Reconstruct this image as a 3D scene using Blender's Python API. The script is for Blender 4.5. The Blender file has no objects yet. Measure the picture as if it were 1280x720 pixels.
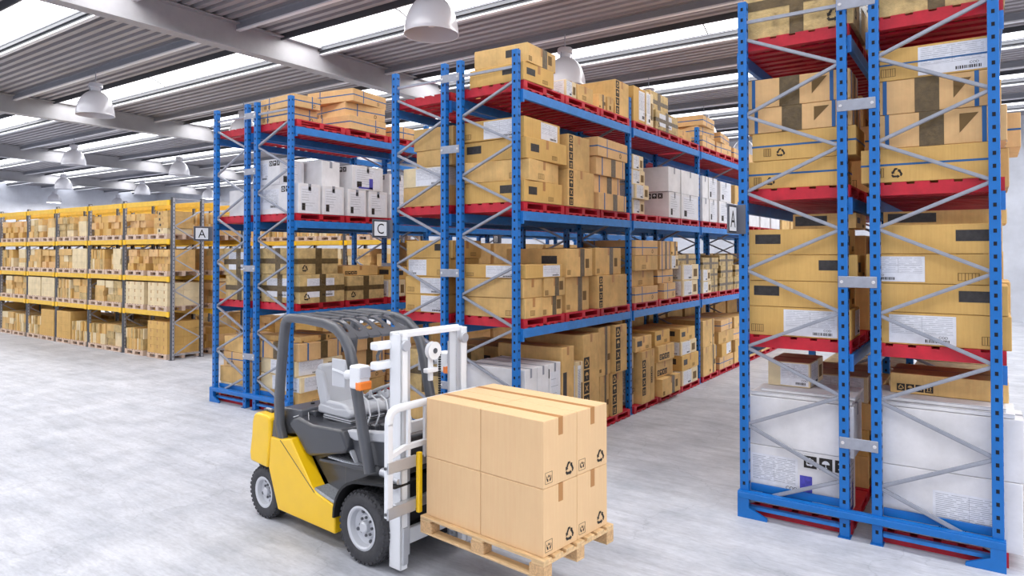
import bpy, bmesh, math, random
from math import sin, cos, pi, radians as rad
from mathutils import Vector, Matrix
random.seed(7)
SC = bpy.context.scene
COL = SC.collection
H = 2.8
# ------------------------------------------------------------------ materials
def lin(c):
    return tuple(((x/255.0)/12.92 if x/255.0 <= .04045 else ((x/255.0+.055)/1.055)**2.4) for x in c)
MATS = {}
def mat(name, rgb, rough=.6, metal=0, noise=.0, nscale=6, bump=0, emit=None, estr=0, objvar=0, fine=0, coat=0, stretch=None, spec=.5):
    m = bpy.data.materials.new(name); m.use_nodes = True
    nt = m.node_tree; b = nt.nodes['Principled BSDF']
    L = nt.links.new
    c = lin(rgb)
    b.inputs['Base Color'].default_value = (*c, 1)
    b.inputs['Roughness'].default_value = rough
    b.inputs['Metallic'].default_value = metal
    b.inputs['Specular IOR Level'].default_value = spec
    if coat: b.inputs['Coat Weight'].default_value = coat; b.inputs['Coat Roughness'].default_value = .12
    col = None
    if noise or fine:
        tc = nt.nodes.new('ShaderNodeTexCoord')
        mp = nt.nodes.new('ShaderNodeMapping'); L(tc.outputs['Object'], mp.inputs[0])
        if stretch: mp.inputs['Scale'].default_value = stretch
        n = nt.nodes.new('ShaderNodeTexNoise'); n.inputs['Scale'].default_value = nscale; n.inputs['Detail'].default_value = 6
        n.inputs['Roughness'].default_value = .62
        L(mp.outputs[0], n.inputs['Vector'])
        r = nt.nodes.new('ShaderNodeValToRGB')
        r.color_ramp.elements[0].position = .3; r.color_ramp.elements[1].position = .7
        d = tuple(max(0, x*(1-noise)) for x in c); u = tuple(min(1, x*(1+noise*.6)) for x in c)
        r.color_ramp.elements[0].color = (*d, 1); r.color_ramp.elements[1].color = (*u, 1)
        L(n.outputs['Fac'], r.inputs[0]); col = r.outputs[0]
        if fine:
            w = nt.nodes.new('ShaderNodeTexNoise'); w.inputs['Scale'].default_value = 60; w.inputs['Detail'].default_value = 2
            mp2 = nt.nodes.new('ShaderNodeMapping'); L(tc.outputs['Object'], mp2.inputs[0]); mp2.inputs['Scale'].default_value = (1, 1, .05)
            L(mp2.outputs[0], w.inputs['Vector'])
            mx = nt.nodes.new('ShaderNodeMixRGB'); mx.blend_type = 'OVERLAY'; mx.inputs[0].default_value = fine
            L(col, mx.inputs[1]); L(w.outputs['Fac'], mx.inputs[2]); col = mx.outputs[0]
        if bump:
            bp = nt.nodes.new('ShaderNodeBump'); bp.inputs['Strength'].default_value = bump; bp.inputs['Distance'].default_value = .02
            L(n.outputs['Fac'], bp.inputs['Height']); L(bp.outputs[0], b.inputs['Normal'])
    if objvar:
        oi = nt.nodes.new('ShaderNodeObjectInfo')
        hs = nt.nodes.new('ShaderNodeHueSaturation')
        mr = nt.nodes.new('ShaderNodeMapRange'); mr.inputs['To Min'].default_value = 1-objvar; mr.inputs['To Max'].default_value = 1+objvar*.6
        L(oi.outputs['Random'], mr.inputs['Value']); L(mr.outputs[0], hs.inputs['Value'])
        if col: L(col, hs.inputs['Color'])
        else: hs.inputs['Color'].default_value = (*c, 1)
        col = hs.outputs[0]
    if col: L(col, b.inputs['Base Color'])
    if emit:
        b.inputs['Emission Color'].default_value = (*lin(emit), 1); b.inputs['Emission Strength'].default_value = estr
    MATS[name] = m
    return m
mat('card_tan', (216, 176, 113), .75, noise=.24, nscale=3.2, objvar=.13, fine=.16)
mat('card_gold', (211, 169, 98), .75, noise=.10, nscale=4, objvar=.09, fine=.14)
mat('card_peach', (220, 178, 124), .75, noise=.14, nscale=5, objvar=.09, fine=.10)
mat('card_olive', (196, 168, 114), .6, noise=.4, nscale=7, objvar=.08, bump=1.0)
mat('card_cream', (226, 206, 166), .75, noise=.15, nscale=5, objvar=.06)
mat('card_white', (226, 224, 226), .6, noise=.14, nscale=3, objvar=.06)
mat('card_new', (224, 187, 142), .7, noise=.05, nscale=2, fine=.08)
mat('card_edge', (170, 122, 60), .8)
mat('tape_brown', (98, 80, 50), .35, noise=.4, nscale=14, bump=.4)
mat('tape_tan', (178, 126, 72), .45)
mat('black_patch', (52, 48, 48), .5, noise=.5, nscale=25)
mat('ink', (38, 32, 28), .7)
mat('ink_soft', (112, 86, 48), .8)
mat('paper', (222, 223, 230), .6, noise=.08, nscale=20)
mat('paper_line', (140, 142, 152), .7)
mat('print_blue', (76, 74, 178), .6, noise=.3, nscale=30)
mat('strap_blue', (28, 92, 150), .4)
mat('rack_blue', (8, 106, 186), .38, noise=.10, nscale=7)
mat('rack_beam_blue', (40, 122, 200), .4, noise=.18, nscale=9)
mat('hole_dark', (14, 18, 30), .9)
mat('galvanised', (158, 162, 174), .4, metal=.35, noise=.12, nscale=12)
mat('pallet_red', (196, 26, 48), .5, noise=.22, nscale=8)
mat('pallet_wood', (214, 188, 168), .8, noise=.2, nscale=6, stretch=(1, 5, 5))
mat('pallet_pine', (218, 184, 138), .7, noise=.28, nscale=5, stretch=(1, 8, 8))
mat('pine_block', (206, 168, 124), .85, noise=.3, nscale=60)
mat('rack_yellow', (236, 190, 62), .45, noise=.1)
mat('rack_yellow_clip', (248, 196, 22), .4)
mat('rack_grey', (72, 76, 84), .5, noise=.15)
mat('rack_light', (176, 178, 186), .4, metal=.3, noise=.1)
mat('sign_plate', (96, 98, 108), .45)
mat('sign_white', (228, 230, 234), .5)
mat('sign_black', (26, 26, 30), .6)
mat('lamp_white', (204, 204, 212), .3, coat=.3)
mat('lamp_inner', (210, 208, 212), .35)
mat('steel_beam', (158, 157, 161), .5, noise=.08, nscale=3)
mat('purlin', (142, 144, 152), .45, metal=.3, noise=.06)
mat('purlin_dimmed', (74, 76, 82), .6)  # purlin grey darkened in colour to offset the strong light beside the skylights
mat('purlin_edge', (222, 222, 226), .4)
mat('roof_steel', (156, 152, 156), .45, metal=.15, noise=.05, nscale=2)
mat('sky_pane', (250, 250, 252), .5, emit=(250, 251, 255), estr=2.6)
mat('pane_rib', (70, 68, 70), .6)
# forklift
mat('rim_grey', (150, 152, 158), .35)
mat('lift_yellow', (246, 198, 20), .32, coat=.3, noise=.03)
mat('lift_grey', (82, 84, 90), .32, coat=.25)
mat('lift_dark', (58, 60, 66), .3, coat=.4)
mat('lift_black', (24, 24, 27), .6)
mat('lift_white', (232, 234, 238), .32)
mat('lift_silver', (196, 198, 204), .3, metal=.5)
mat('seat_grey', (196, 198, 204), .5)
mat('rubber', (64, 64, 68), .75, noise=.25, nscale=20)
mat('tread', (60, 60, 64), .8)
mat('rim', (206, 208, 214), .28, metal=.35)
mat('orange', (246, 130, 34), .3, coat=.5)
mat('chrome', (220, 222, 226), .15, metal=.9)
mat('tread_plate', (190, 194, 200), .35, metal=.6, noise=.3, nscale=60)

def floor_mat():
    m = bpy.data.materials.new('concrete_floor'); m.use_nodes = True
    nt = m.node_tree; b = nt.nodes['Principled BSDF']; L = nt.links.new; N = nt.nodes.new
    tc = N('ShaderNodeTexCoord')
    def noise(scale, det, st, rot=0):
        mp = N('ShaderNodeMapping'); mp.inputs['Scale'].default_value = st; mp.inputs['Rotation'].default_value = (0, 0, rot)
        L(tc.outputs['Object'], mp.inputs[0]); n = N('ShaderNodeTexNoise'); n.inputs['Scale'].default_value = scale
        n.inputs['Detail'].default_value = det; n.inputs['Roughness'].default_value = .65; L(mp.outputs[0], n.inputs['Vector']); return n.outputs['Fac']
    def ramp(f, p0, c0, p1, c1):
        r = N('ShaderNodeValToRGB'); r.color_ramp.elements[0].position = p0; r.color_ramp.elements[1].position = p1
        r.color_ramp.elements[0].color = (*lin(c0), 1); r.color_ramp.elements[1].color = (*lin(c1), 1); L(f, r.inputs[0]); return r.outputs[0]
    a = ramp(noise(1.3, 7, (1, 1, 1)), .33, (176, 180, 190), .66, (207, 209, 217))
    s = ramp(noise(3.2, 8, (.35, 2.2, 1), .3), .36, (128, 128, 132), .56, (255, 255, 255))
    f = ramp(noise(22, 6, (.5, 1.6, 1), .2), .3, (186, 186, 190), .6, (255, 255, 255))
    m1 = N('ShaderNodeMixRGB'); m1.blend_type = 'MULTIPLY'; m1.inputs[0].default_value = .22; L(a, m1.inputs[1]); L(s, m1.inputs[2])
    m2 = N('ShaderNodeMixRGB'); m2.blend_type = 'MULTIPLY'; m2.inputs[0].default_value = .35; L(m1.outputs[0], m2.inputs[1]); L(f, m2.inputs[2])
    vo = N('ShaderNodeTexVoronoi'); vo.feature = 'DISTANCE_TO_EDGE'; vo.inputs['Scale'].default_value = .55
    mp = N('ShaderNodeMapping'); L(tc.outputs['Object'], mp.inputs[0])
    nz = N('ShaderNodeTexNoise'); nz.inputs['Scale'].default_value = 2.5; nz.inputs['Detail'].default_value = 8
    L(tc.outputs['Object'], nz.inputs['Vector'])
    ad = N('ShaderNodeMixRGB'); ad.blend_type = 'ADD'; ad.inputs[0].default_value = .6; L(mp.outputs[0], ad.inputs[1]); L(nz.outputs['Color'], ad.inputs[2])
    L(ad.outputs[0], vo.inputs['Vector'])
    ck = ramp(vo.outputs['Distance'], .0, (176, 178, 182), .006, (255, 255, 255))
    m3 = N('ShaderNodeMixRGB'); m3.blend_type = 'MULTIPLY'; m3.inputs[0].default_value = .3; L(m2.outputs[0], m3.inputs[1]); L(ck, m3.inputs[2])
    L(m3.outputs[0], b.inputs['Base Color'])
    rr = N('ShaderNodeMapRange'); rr.inputs['To Min'].default_value = .42; rr.inputs['To Max'].default_value = .68
    L(noise(2.2, 6, (1, 1, 1)), rr.inputs['Value']); L(rr.outputs[0], b.inputs['Roughness'])
    bp = N('ShaderNodeBump'); bp.inputs['Strength'].default_value = .12; bp.inputs['Distance'].default_value = .01
    L(noise(30, 8, (.6, 1.3, 1)), bp.inputs['Height']); L(bp.outputs[0], b.inputs['Normal'])
    MATS['floor'] = m
floor_mat()
mat('wall_concrete', (200, 203, 212), .85, noise=.14, nscale=1.1, bump=.25)

# ------------------------------------------------------------------ mesh builder
class MB:
    def __init__(s): s.v = []; s.f = []; s.m = []; s.mats = []
    def mi(s, n):
        if n not in s.mats: s.mats.append(n)
        return s.mats.index(n)
    def add(s, vs, fs, mt, M=None):
        b = len(s.v); k = s.mi(mt)
        s.v += [tuple(M @ Vector(v)) if M else tuple(v) for v in vs]
        s.f += [tuple(b+i for i in f) for f in fs]; s.m += [k]*len(fs)
        return s
    def box(s, x0, x1, y0, y1, z0, z1, mt, M=None):
        vs = [(x0,y0,z0),(x1,y0,z0),(x1,y1,z0),(x0,y1,z0),(x0,y0,z1),(x1,y0,z1),(x1,y1,z1),(x0,y1,z1)]
        return s.add(vs, [(0,3,2,1),(4,5,6,7),(0,1,5,4),(1,2,6,5),(2,3,7,6),(3,0,4,7)], mt, M)
    def cbox(s, x0, x1, y0, y1, z0, z1, mt, c=.006, M=None):
        vs = []; idx = {}
        for i, x in enumerate((x0, x1)):
            for j, y in enumerate((y0, y1)):
                for k, z in enumerate((z0, z1)):
                    sx, sy, sz = (1-2*i)*c, (1-2*j)*c, (1-2*k)*c
                    idx[i,j,k] = len(vs)
                    vs += [(x, y+sy, z+sz), (x+sx, y, z+sz), (x+sx, y+sy, z)]
        def q(a, l): return [idx[t]+a for t in l]
        fs = []
        for i in (0, 1):
            l = [(i,0,0),(i,1,0),(i,1,1),(i,0,1)]; f = q(0, l); fs.append(tuple(f if i else f[::-1]))
            l = [(0,i,0),(1,i,0),(1,i,1),(0,i,1)]; f = q(1, l); fs.append(tuple(f[::-1] if i else f))
            l = [(0,0,i),(1,0,i),(1,1,i),(0,1,i)]; f = q(2, l); fs.append(tuple(f if i else f[::-1]))
        for a in (0, 1):
            for b_ in (0, 1):
                fs.append((idx[a,b_,0]+0, idx[a,b_,1]+0, idx[a,b_,1]+1, idx[a,b_,0]+1))
                fs.append((idx[a,0,b_]+0, idx[a,1,b_]+0, idx[a,1,b_]+2, idx[a,0,b_]+2))
                fs.append((idx[0,a,b_]+1, idx[1,a,b_]+1, idx[1,a,b_]+2, idx[0,a,b_]+2))
        for t in idx.values(): fs.append((t, t+1, t+2))
        return s.add(vs, fs, mt, M)
    def prism(s, poly, a0, a1, mt, axis='y', M=None):
        # poly in (x,z) for axis y, (y,z) for axis x, (x,y) for axis z
        n = len(poly)
        def p(u, w, a): return (u, a, w) if axis == 'y' else ((a, u, w) if axis == 'x' else (u, w, a))
        vs = [p(u, w, a0) for u, w in poly]+[p(u, w, a1) for u, w in poly]
        fs = [tuple(range(n)), tuple(range(2*n-1, n-1, -1))]+[(i, i+n, (i+1) % n+n, (i+1) % n) for i in range(n)]
        return s.add(vs, fs, mt, M)
    def tube(s, pts, r, mt, n=8, cap=True, M=None):
        pts = [Vector(p) for p in pts]; k = len(pts); rs = r if isinstance(r, (list, tuple)) else [r]*k
        t0 = (pts[1]-pts[0]).normalized()
        u = t0.orthogonal().normalized(); vs = []; fs = []
        for i, p in enumerate(pts):
            t = (pts[min(i+1, k-1)]-pts[max(i-1, 0)]).normalized()
            u = (u-t*u.dot(t)).normalized(); w = t.cross(u)
            vs += [tuple(p+(u*cos(2*pi*j/n)+w*sin(2*pi*j/n))*rs[i]) for j in range(n)]
        for i in range(k-1):
            for j in range(n):
                a = i*n+j; b = i*n+(j+1) % n
                fs.append((a, b, b+n, a+n))
        if cap: fs += [tuple(range(n-1, -1, -1)), tuple(range((k-1)*n, k*n))]
        return s.add(vs, fs, mt, M)
    def bar(s, p, q, w, t, mt, up=(0, 0, 1), M=None):
        # rectangular bar from p to q, w along side direction, t along the other
        p, q = Vector(p), Vector(q); d = (q-p).normalized(); a = Vector(up)
        a = (a-d*a.dot(d)).normalized(); b = d.cross(a)
        vs = []
        for e in (p, q):
            for sa, sb in ((-1,-1),(1,-1),(1,1),(-1,1)): vs.append(tuple(e+a*sa*w/2+b*sb*t/2))
        return s.add(vs, [(3,2,1,0),(4,5,6,7),(0,1,5,4),(1,2,6,5),(2,3,7,6),(3,0,4,7)], mt, M)
    def lathe(s, prof, mt, n=32, axis='z', c=(0, 0, 0), closed=False, M=None):
        vs = []; fs = []; k = len(prof)
        for i in range(n):
            a = 2*pi*i/n
            for r, h in prof:
                vs.append((c[0]+r*cos(a), c[1]+r*sin(a), c[2]+h) if axis == 'z' else (c[0]+r*cos(a), c[1]+h, c[2]+r*sin(a)) if axis == 'y' else (c[0]+h, c[1]+r*cos(a), c[2]+r*sin(a)))
        for i in range(n):
            for j in range(k if closed else k-1):
                a = i*k+j; b = ((i+1) % n)*k+j; a2 = i*k+(j+1) % k; b2 = ((i+1) % n)*k+(j+1) % k
                fs.append((a, b, b2, a2))
        return s.add(vs, fs, mt, M)
    def sweep(s, pts, w, t, mt, side=(0, 1, 0), c=.012):
        # planar path with a chamfered rectangular section: t in the plane, w along side
        pts = [Vector(p) for p in pts]; sd = Vector(side); vs = []; fs = []; k = len(pts)
        sec = [(-w/2+c,-t/2),(w/2-c,-t/2),(w/2,-t/2+c),(w/2,t/2-c),(w/2-c,t/2),(-w/2+c,t/2),(-w/2,t/2-c),(-w/2,-t/2+c)]; n = 8
        for i, p in enumerate(pts):
            d = (pts[min(i+1, k-1)]-pts[max(i-1, 0)]).normalized(); nn = d.cross(sd).normalized()
            vs += [tuple(p+sd*a+nn*b) for a, b in sec]
        for i in range(k-1):
            for j in range(n): fs.append((i*n+j, i*n+(j+1) % n, (i+1)*n+(j+1) % n, (i+1)*n+j))
        fs += [tuple(range(n)), tuple(range(k*n-1, (k-1)*n-1, -1))]
        return s.add(vs, fs, mt)
    def mesh(s, name, smooth=None):
        me = bpy.data.meshes.new(name); me.from_pydata(s.v, [], s.f)
        for n in s.mats: me.materials.append(MATS[n])
        me.polygons.foreach_set('material_index', s.m)
        bm = bmesh.new(); bm.from_mesh(me); bmesh.ops.recalc_face_normals(bm, faces=bm.faces); bm.to_mesh(me); bm.free()
        if smooth is not None:
            me.polygons.foreach_set('use_smooth', [True]*len(me.polygons)); me.set_sharp_from_angle(angle=rad(smooth))
        me.update(); return me
    def build(s, name, parent=None, smooth=None, loc=None, rz=0, bevel=0, seg=2):
        return link(name, s.mesh(name, smooth), parent, loc, rz, bevel, seg)
def link(name, me, parent=None, loc=None, rz=0, bevel=0, seg=2):
    o = bpy.data.objects.new(name, me); COL.objects.link(o)
    if parent: o.parent = parent
    if loc: o.location = loc
    if rz: o.rotation_euler = (0, 0, rz)
    if bevel:
        b = o.modifiers.new('bevel', 'BEVEL'); b.width = bevel; b.segments = seg; b.limit_method = 'ANGLE'; b.angle_limit = rad(35)
    return o
def tag(o, label=None, cat=None, group=None, kind=None):
    if label: o['label'] = label
    if cat: o['category'] = cat
    if group: o['group'] = group
    if kind: o['kind'] = kind
    return o
def empty(name, loc=(0, 0, 0), rz=0):
    o = bpy.data.objects.new(name, None); COL.objects.link(o); o.location = loc; o.rotation_euler = (0, 0, rz); o.empty_display_size = .2
    return o
def copy_tree(o, parent=None):
    c = o.copy(); COL.objects.link(c)
    if parent: c.parent = parent
    for ch in o.children: copy_tree(ch, c)
    return c
_TX = {}
def glyphs(body):
    if body not in _TX:
        cu = bpy.data.curves.new('t', 'FONT'); cu.body = body; cu.resolution_u = 4
        ob = bpy.data.objects.new('t', cu); COL.objects.link(ob)
        dg = bpy.context.evaluated_depsgraph_get(); me = ob.evaluated_get(dg).to_mesh()
        vs = [(v.co.x, v.co.y) for v in me.vertices]; fs = [tuple(p.vertices) for p in me.polygons]
        ob.evaluated_get(dg).to_mesh_clear()
        bpy.data.objects.remove(ob); bpy.data.curves.remove(cu)
        x0 = min(v[0] for v in vs); x1 = max(v[0] for v in vs); y0 = min(v[1] for v in vs); y1 = max(v[1] for v in vs)
        _TX[body] = ([((x-x0)/(y1-y0), (y-y0)/(y1-y0)) for x, y in vs], fs, (x1-x0)/(y1-y0))
    return _TX[body]

# ------------------------------------------------------------------ setting
X0, X1, Y0, Y1, ZC = -65.0, 14.0, -5.0, 34.3, 8.34
def struct(name, mb, parent=None):
    o = mb.build(name, parent)
    if not parent: o['kind'] = 'structure'
    return o
struct('floor', MB().box(X0, X1+10, Y0-8, Y1, -.2, 0, 'floor'))
struct('wall_back', MB().box(X0-.3, X1, Y1, Y1+.3, 0, ZC+.4, 'wall_concrete'))
struct('wall_left', MB().box(X0-.3, X0, Y0, Y1, 0, ZC+.4, 'wall_concrete'))
struct('wall_front_blocker', MB().box(X0-.3, X1, Y0-.3, Y0, 0, ZC+.4, 'wall_concrete'))  # unseen wall behind the camera, added to cut daylight on front-facing sides
SKY = [6.05+4.95*k for k in range(-2, 6)]
SW = 1.17
# corrugated roof sheets between the skylights
mb = MB()
per = .27
edges = [Y0]+[e for y in SKY for e in (y, y+SW)]+[Y1]
for a, b in zip(edges[::2], edges[1::2]):
    n = max(1, int((b-a)/per)); p = (b-a)/n; pr = []
    for i in range(n):
        y = a+i*p
        pr += [(y, ZC), (y+p*.48, ZC), (y+p*.56, ZC+.10), (y+p*.92, ZC+.10)]
    pr.append((b, ZC))
    vs = [(X0, y, z) for y, z in pr]+[(X1, y, z) for y, z in pr]; k = len(pr)
    mb.add(vs, [(i, i+1, i+1+k, i+k) for i in range(k-1)], 'roof_steel')
    mb.box(X0, X1, a, b, ZC+.13, ZC+.2, 'roof_steel')
struct('ceiling', mb)
for wi, y in enumerate(SKY):
    pr = []
    for i in range(9):
        t = i/8; pr.append((y+SW*t, ZC+.02+.20*sin(pi*t)))
    w = MB()   # curbs that hold the vault
    w.box(X0, X1, y-.03, y+.01, ZC-.10, ZC+.12, 'purlin_dimmed'); w.box(X0, X1, y+SW-.01, y+SW+.03, ZC-.10, ZC+.12, 'purlin_dimmed')
    fr = struct('window_%d' % (wi+1), w)
    k = 9
    MB().add([(X0, a, z) for a, z in pr]+[(X1, a, z) for a, z in pr], [(i, i+1, i+1+k, i+k) for i in range(k-1)], 'sky_pane').build('pane', fr)
    rb = MB(); x = -11.4+5.6*4
    while x > X0:
        if x < X1: rb.tube([(x, a, z-.015) for a, z in pr], .014, 'pane_rib', n=5)
        x -= 5.6
    rb.build('rib', fr)
ti = 1
for k in range(-2, 6):
    for y in (7.28+4.95*k, 9.72+4.95*k):
        if y < Y0 or y > Y1: continue
        m = MB().box(X0, X1, y-.012, y+.012, ZC-.19, ZC-.012, 'purlin_dimmed' if y < 9.72+4.95*k-.1 else 'purlin').box(X0, X1, y-.012, y+.09, ZC-.20, ZC-.19, 'purlin_edge').box(X0, X1, y-.02, y-.012, ZC-.20, ZC-.165, 'purlin_edge').box(X0, X1, y-.09, y+.012, ZC-.012, ZC-.002, 'purlin')
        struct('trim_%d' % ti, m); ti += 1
for x in (-54.7, -41.4, -28.1, -14.85, -1.6):
    m = MB().box(x-.02, x+.02, Y0, Y1, ZC-.64, ZC-.03, 'steel_beam').box(x-.17, x+.17, Y0, Y1, ZC-.67, ZC-.63, 'steel_beam').box(x-.17, x+.17, Y0, Y1, ZC-.05, ZC-.02, 'steel_beam')
    struct('trim_%d' % ti, m); ti += 1

# ------------------------------------------------------------------ pendant lamps
lamp = empty('pendant_lamp')
MB().tube([(0,0,.92),(0,0,1.28)], .014, 'galvanised', 6).build('suspension_rod', lamp)
MB().lathe([(0,.93),(.17,.93),(.185,.91),(.185,.81),(.14,.79),(.125,.69),(.0,.69)], 'lamp_white', 24).build('gear_housing', lamp, smooth=40)
pr = [(.125,.70)]+[(.5*sin(t), .70*cos(t)+.02) for t in [rad(a) for a in (16,24,32,40,48,56,64,72,80,86,90)]]
pr += [(.515,-.02),(.495,-.02)]+[(.485*sin(t), .68*cos(t)+.01) for t in [rad(a) for a in (88,80,70,60,50,40,28)]]+[(0,.66)]
MB().lathe(pr, 'lamp_white', 36).build('shade', lamp, smooth=50)
for a in range(3):
    t = 2*pi*a/3+.5
    MB().tube([(.16*cos(t),.16*sin(t),.66),(.175*cos(t),.175*sin(t),.82)], .012, 'galvanised', 6).build('bracket', lamp)
MB().lathe([(0,.12),(.06,.14),(.09,.22),(.07,.34),(.04,.42),(.04,.55),(0,.56)], 'sign_white', 16).build('bulb', lamp, smooth=50)
LX = (-8.45, -21.6, -34.75, -48.3, -62.2); NM = ('nearest', 'second', 'third', 'fourth', 'fifth')
LZ = 6.86
first = True
LAMPS = []
for j in range(5):
    for i, x in enumerate(LX):
        y = (9.55, 14.45, 19.5, 24.45, 29.4)[j]
        if i >= 3 and j < 2: continue
        if i == 2 and j == 0: continue
        o = lamp if first else copy_tree(lamp); first = False
        o.location = (x, y, LZ)
        row = ('above the blue racks', 'left of the blue racks', 'over the yellow racks', 'well left of the yellow racks', 'beside the left wall')[i]
        tag(o, 'white dome pendant lamp, %s in the line %s' % (NM[j if i < 2 else (j-1 if i == 2 else j-2)], row), 'lamp', 'dome pendant lamps under the roof')
        LAMPS.append((x, y))
for i, (x, y) in enumerate(LAMPS):
    if x > -55 and y < 28: continue
    ld = bpy.data.lights.new('lamp_glow', 'POINT'); ld.energy = 420 if x < -55 else (60 if y > 28 else 10); ld.shadow_soft_size = .1; ld.color = (1, .97, .93)
    lo = bpy.data.objects.new('lamp_glow', ld); COL.objects.link(lo); lo.location = (x, y, LZ+.05)

# ------------------------------------------------------------------ racks
YF, BAY = 7.42, 3.44
LV = (1.79, 3.35, 4.97)
POSTX = (0, .97, 1.255, 2.205); PW = .088
ZT = 5.49
def post_mesh(h, face='rack_blue', side='rack_blue', pitch=.115):
    m = MB(); w = PW
    m.cbox(0, w, 0, .085, 0, h, face, .004)
    m.box(-.012, w+.012, -.03, .10, 0, .008, face)
    z = .1
    while z < h-.05:
        m.box(w*.5-.013, w*.5+.013, -.0012, .001, z, z+.036, 'hole_dark')
        m.box(w-.001, w+.0012, .028, .044, z+.01, z+.04, 'hole_dark'); m.box(w-.001, w+.0012, .058, .070, z+.01, z+.04, 'hole_dark')
        z += pitch
    return m.mesh('upright_post')
POST = post_mesh(ZT)
def brace_mesh(kind, depth=.045):
    # zigzag lacing between two posts, local x from 0 to W
    W = .97-PW; m = MB(); zs = []
    outer = [5.09-.825*k for k in range(7)]; inner = [4.69-.83*k for k in range(6)]
    y = depth
    seq = []
    for k in range(6): seq += [(0, outer[k]), (W, inner[k])]
    seq.append((0, outer[6]))
    if kind == 'R': seq = [(W-x, z) for x, z in seq]
    m.bar((0, y, 5.27), (W, y, 5.27), .034, .03, 'galvanised', up=(0, 0, 1))
    for a, b in zip(seq[:-1], seq[1:]):
        dz = -.012
        m.bar((a[0], y, a[1]+dz), (b[0], y, b[1]-dz), .034, .03, 'galvanised')
        m.bar((a[0], y-.0165, a[1]+dz-.012), (b[0], y-.0165, b[1]-dz-.012), .006, .004, 'purlin')
    return m.mesh('lacing_brace')
BR = {'L': brace_mesh('L'), 'R': brace_mesh('R')}
def beam_mesh(L):
    m = MB(); m.cbox(0, .05, .005, L-.005, -.125, 0, 'rack_beam_blue', .004)
    for y in (0, L): m.box(-.004, .056, y-(.03 if y else -.0), y+(0 if y else .03), -.17, -.001, 'rack_beam_blue')
    return m.mesh('shelf_beam')
BEAM = beam_mesh(BAY-PW)
SPACER = MB().cbox(-.03, .31, -.012, 0, -.055, .055, 'galvanised', .003)
for sx in (.0, .28):
    SPACER.lathe([(0,-.022),(.014,-.022),(.016,-.012)], 'lamp_inner', 10, axis='y', c=(sx, 0, 0))
SPACER = SPACER.mesh('row_spacer')
def make_rack(ox, bays):
    r = empty('pallet_rack', (ox, YF, 0))
    for k in range(bays+1):
        y = k*BAY
        for x in POSTX: link('upright_post', POST, r, (x, y, 0))
        link('lacing_brace', BR['L'], r, (PW, y, 0)); link('lacing_brace', BR['R'], r, (POSTX[2]+PW-.007, y, 0))
        for z in (5.26, 4.25, 2.51, .93): link('row_spacer', SPACER, r, (.967+PW/2-.005, y, z))
        if k < bays:
            for z in LV:
                for x in (-.03, POSTX[1]+PW-.02, POSTX[2]-.03, POSTX[3]+PW-.02):
                    link('shelf_beam', BEAM, r, (x, y+PW, z))
    return r
def row_base(rack, w):
    m = MB()
    m.cbox(-.012, w+.012, -.05, -.006, .20, .262, 'rack_blue', .004)
    m.box(-.012, w+.012, -.04, .04, .258, .272, 'rack_blue')
    m.build('end_guard_rail', rack)
    for a, b in ((0, 1), (2, 3)):
        MB().cbox(POSTX[a]+.09, POSTX[b], .0855, .1055, .26, .34, 'rack_blue', .004).build('end_panel', rack)
        MB().cbox(POSTX[a]+.09, POSTX[b], .02, .08, .075, .115, 'rack_beam_blue', .004).build('guard_channel', rack)
    for s in (0, 1):
        x0 = -.012 if s == 0 else w+.012
        sg = 1 if s == 0 else -1
        poly = [(x0, 0), (x0+sg*.30, 0), (x0+sg*.30, .03), (x0+sg*.115, .11), (x0+sg*.115, .20), (x0, .20)]
        MB().prism(poly, -.045, -.012, 'rack_blue').build('foot_guard', rack)
RK = {'R': (-2.19, 2), 'M': (-7.36, 5), 'L': (-12.04, 5)}
for key, (ox, bays) in RK.items():
    r = make_rack(ox, bays); row_base(r, POSTX[3]+PW)
    tag(r, {'R': 'tall blue double pallet rack filling the right of the picture',
            'M': 'long blue double pallet rack behind the forklift, signed C',
            'L': 'blue double pallet rack left of the forklift beside the yellow racks'}[key], 'pallet rack', 'blue pallet racks')

def aisle_sign(loc, letter, lab, hgt=.29, wid=.30, flip=False):
    s = empty('aisle_sign', loc)
    MB().cbox(-.012, 0, -wid, 0, -hgt/2, hgt/2, 'sign_plate', .003).cbox(-.004, PW+.006, -.008, 0, -hgt/2, hgt/2, 'sign_plate', .002).build('backplate', s)
    m = MB(); a = .03
    m.box(0, .004, -wid+a-.012, -a+.012-.01, -hgt/2+a-.012, hgt/2-a+.012, 'sign_black')
    m.box(.003, .006, -wid+a, -a-.01, -hgt/2+a, hgt/2-a, 'sign_white'); m.build('panel', s)
    v, f, wd = glyphs(letter); hh = hgt*.56; c = (-wid+a-a-.01)/2
    MB().add([(.0068, (-wid-.01)/2+(x-wd/2)*hh, (y-.5)*hh) for x, y in v], f, 'sign_black').build('letter', s)
    return tag(s, lab, 'sign', 'aisle letter signs')
aisle_sign((-12.04, YF-.06, 3.15), 'A', 'square white aisle sign lettered A on the left blue rack', .27, .32)
aisle_sign((-7.36, YF-.06, 3.15), 'C', 'square white aisle sign lettered C on the centre rack', .27, .32)
aisle_sign((-2.19, YF-.06, 3.15), 'A', 'white aisle sign lettered A on the tall right rack', .31, .30)
# far signs at the other ends of the rows
aisle_sign((-9.703, 13.4, 3.12), 'B', 'tiny white sign lettered B hung from a beam deep in the racks', .2, .2)

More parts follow.
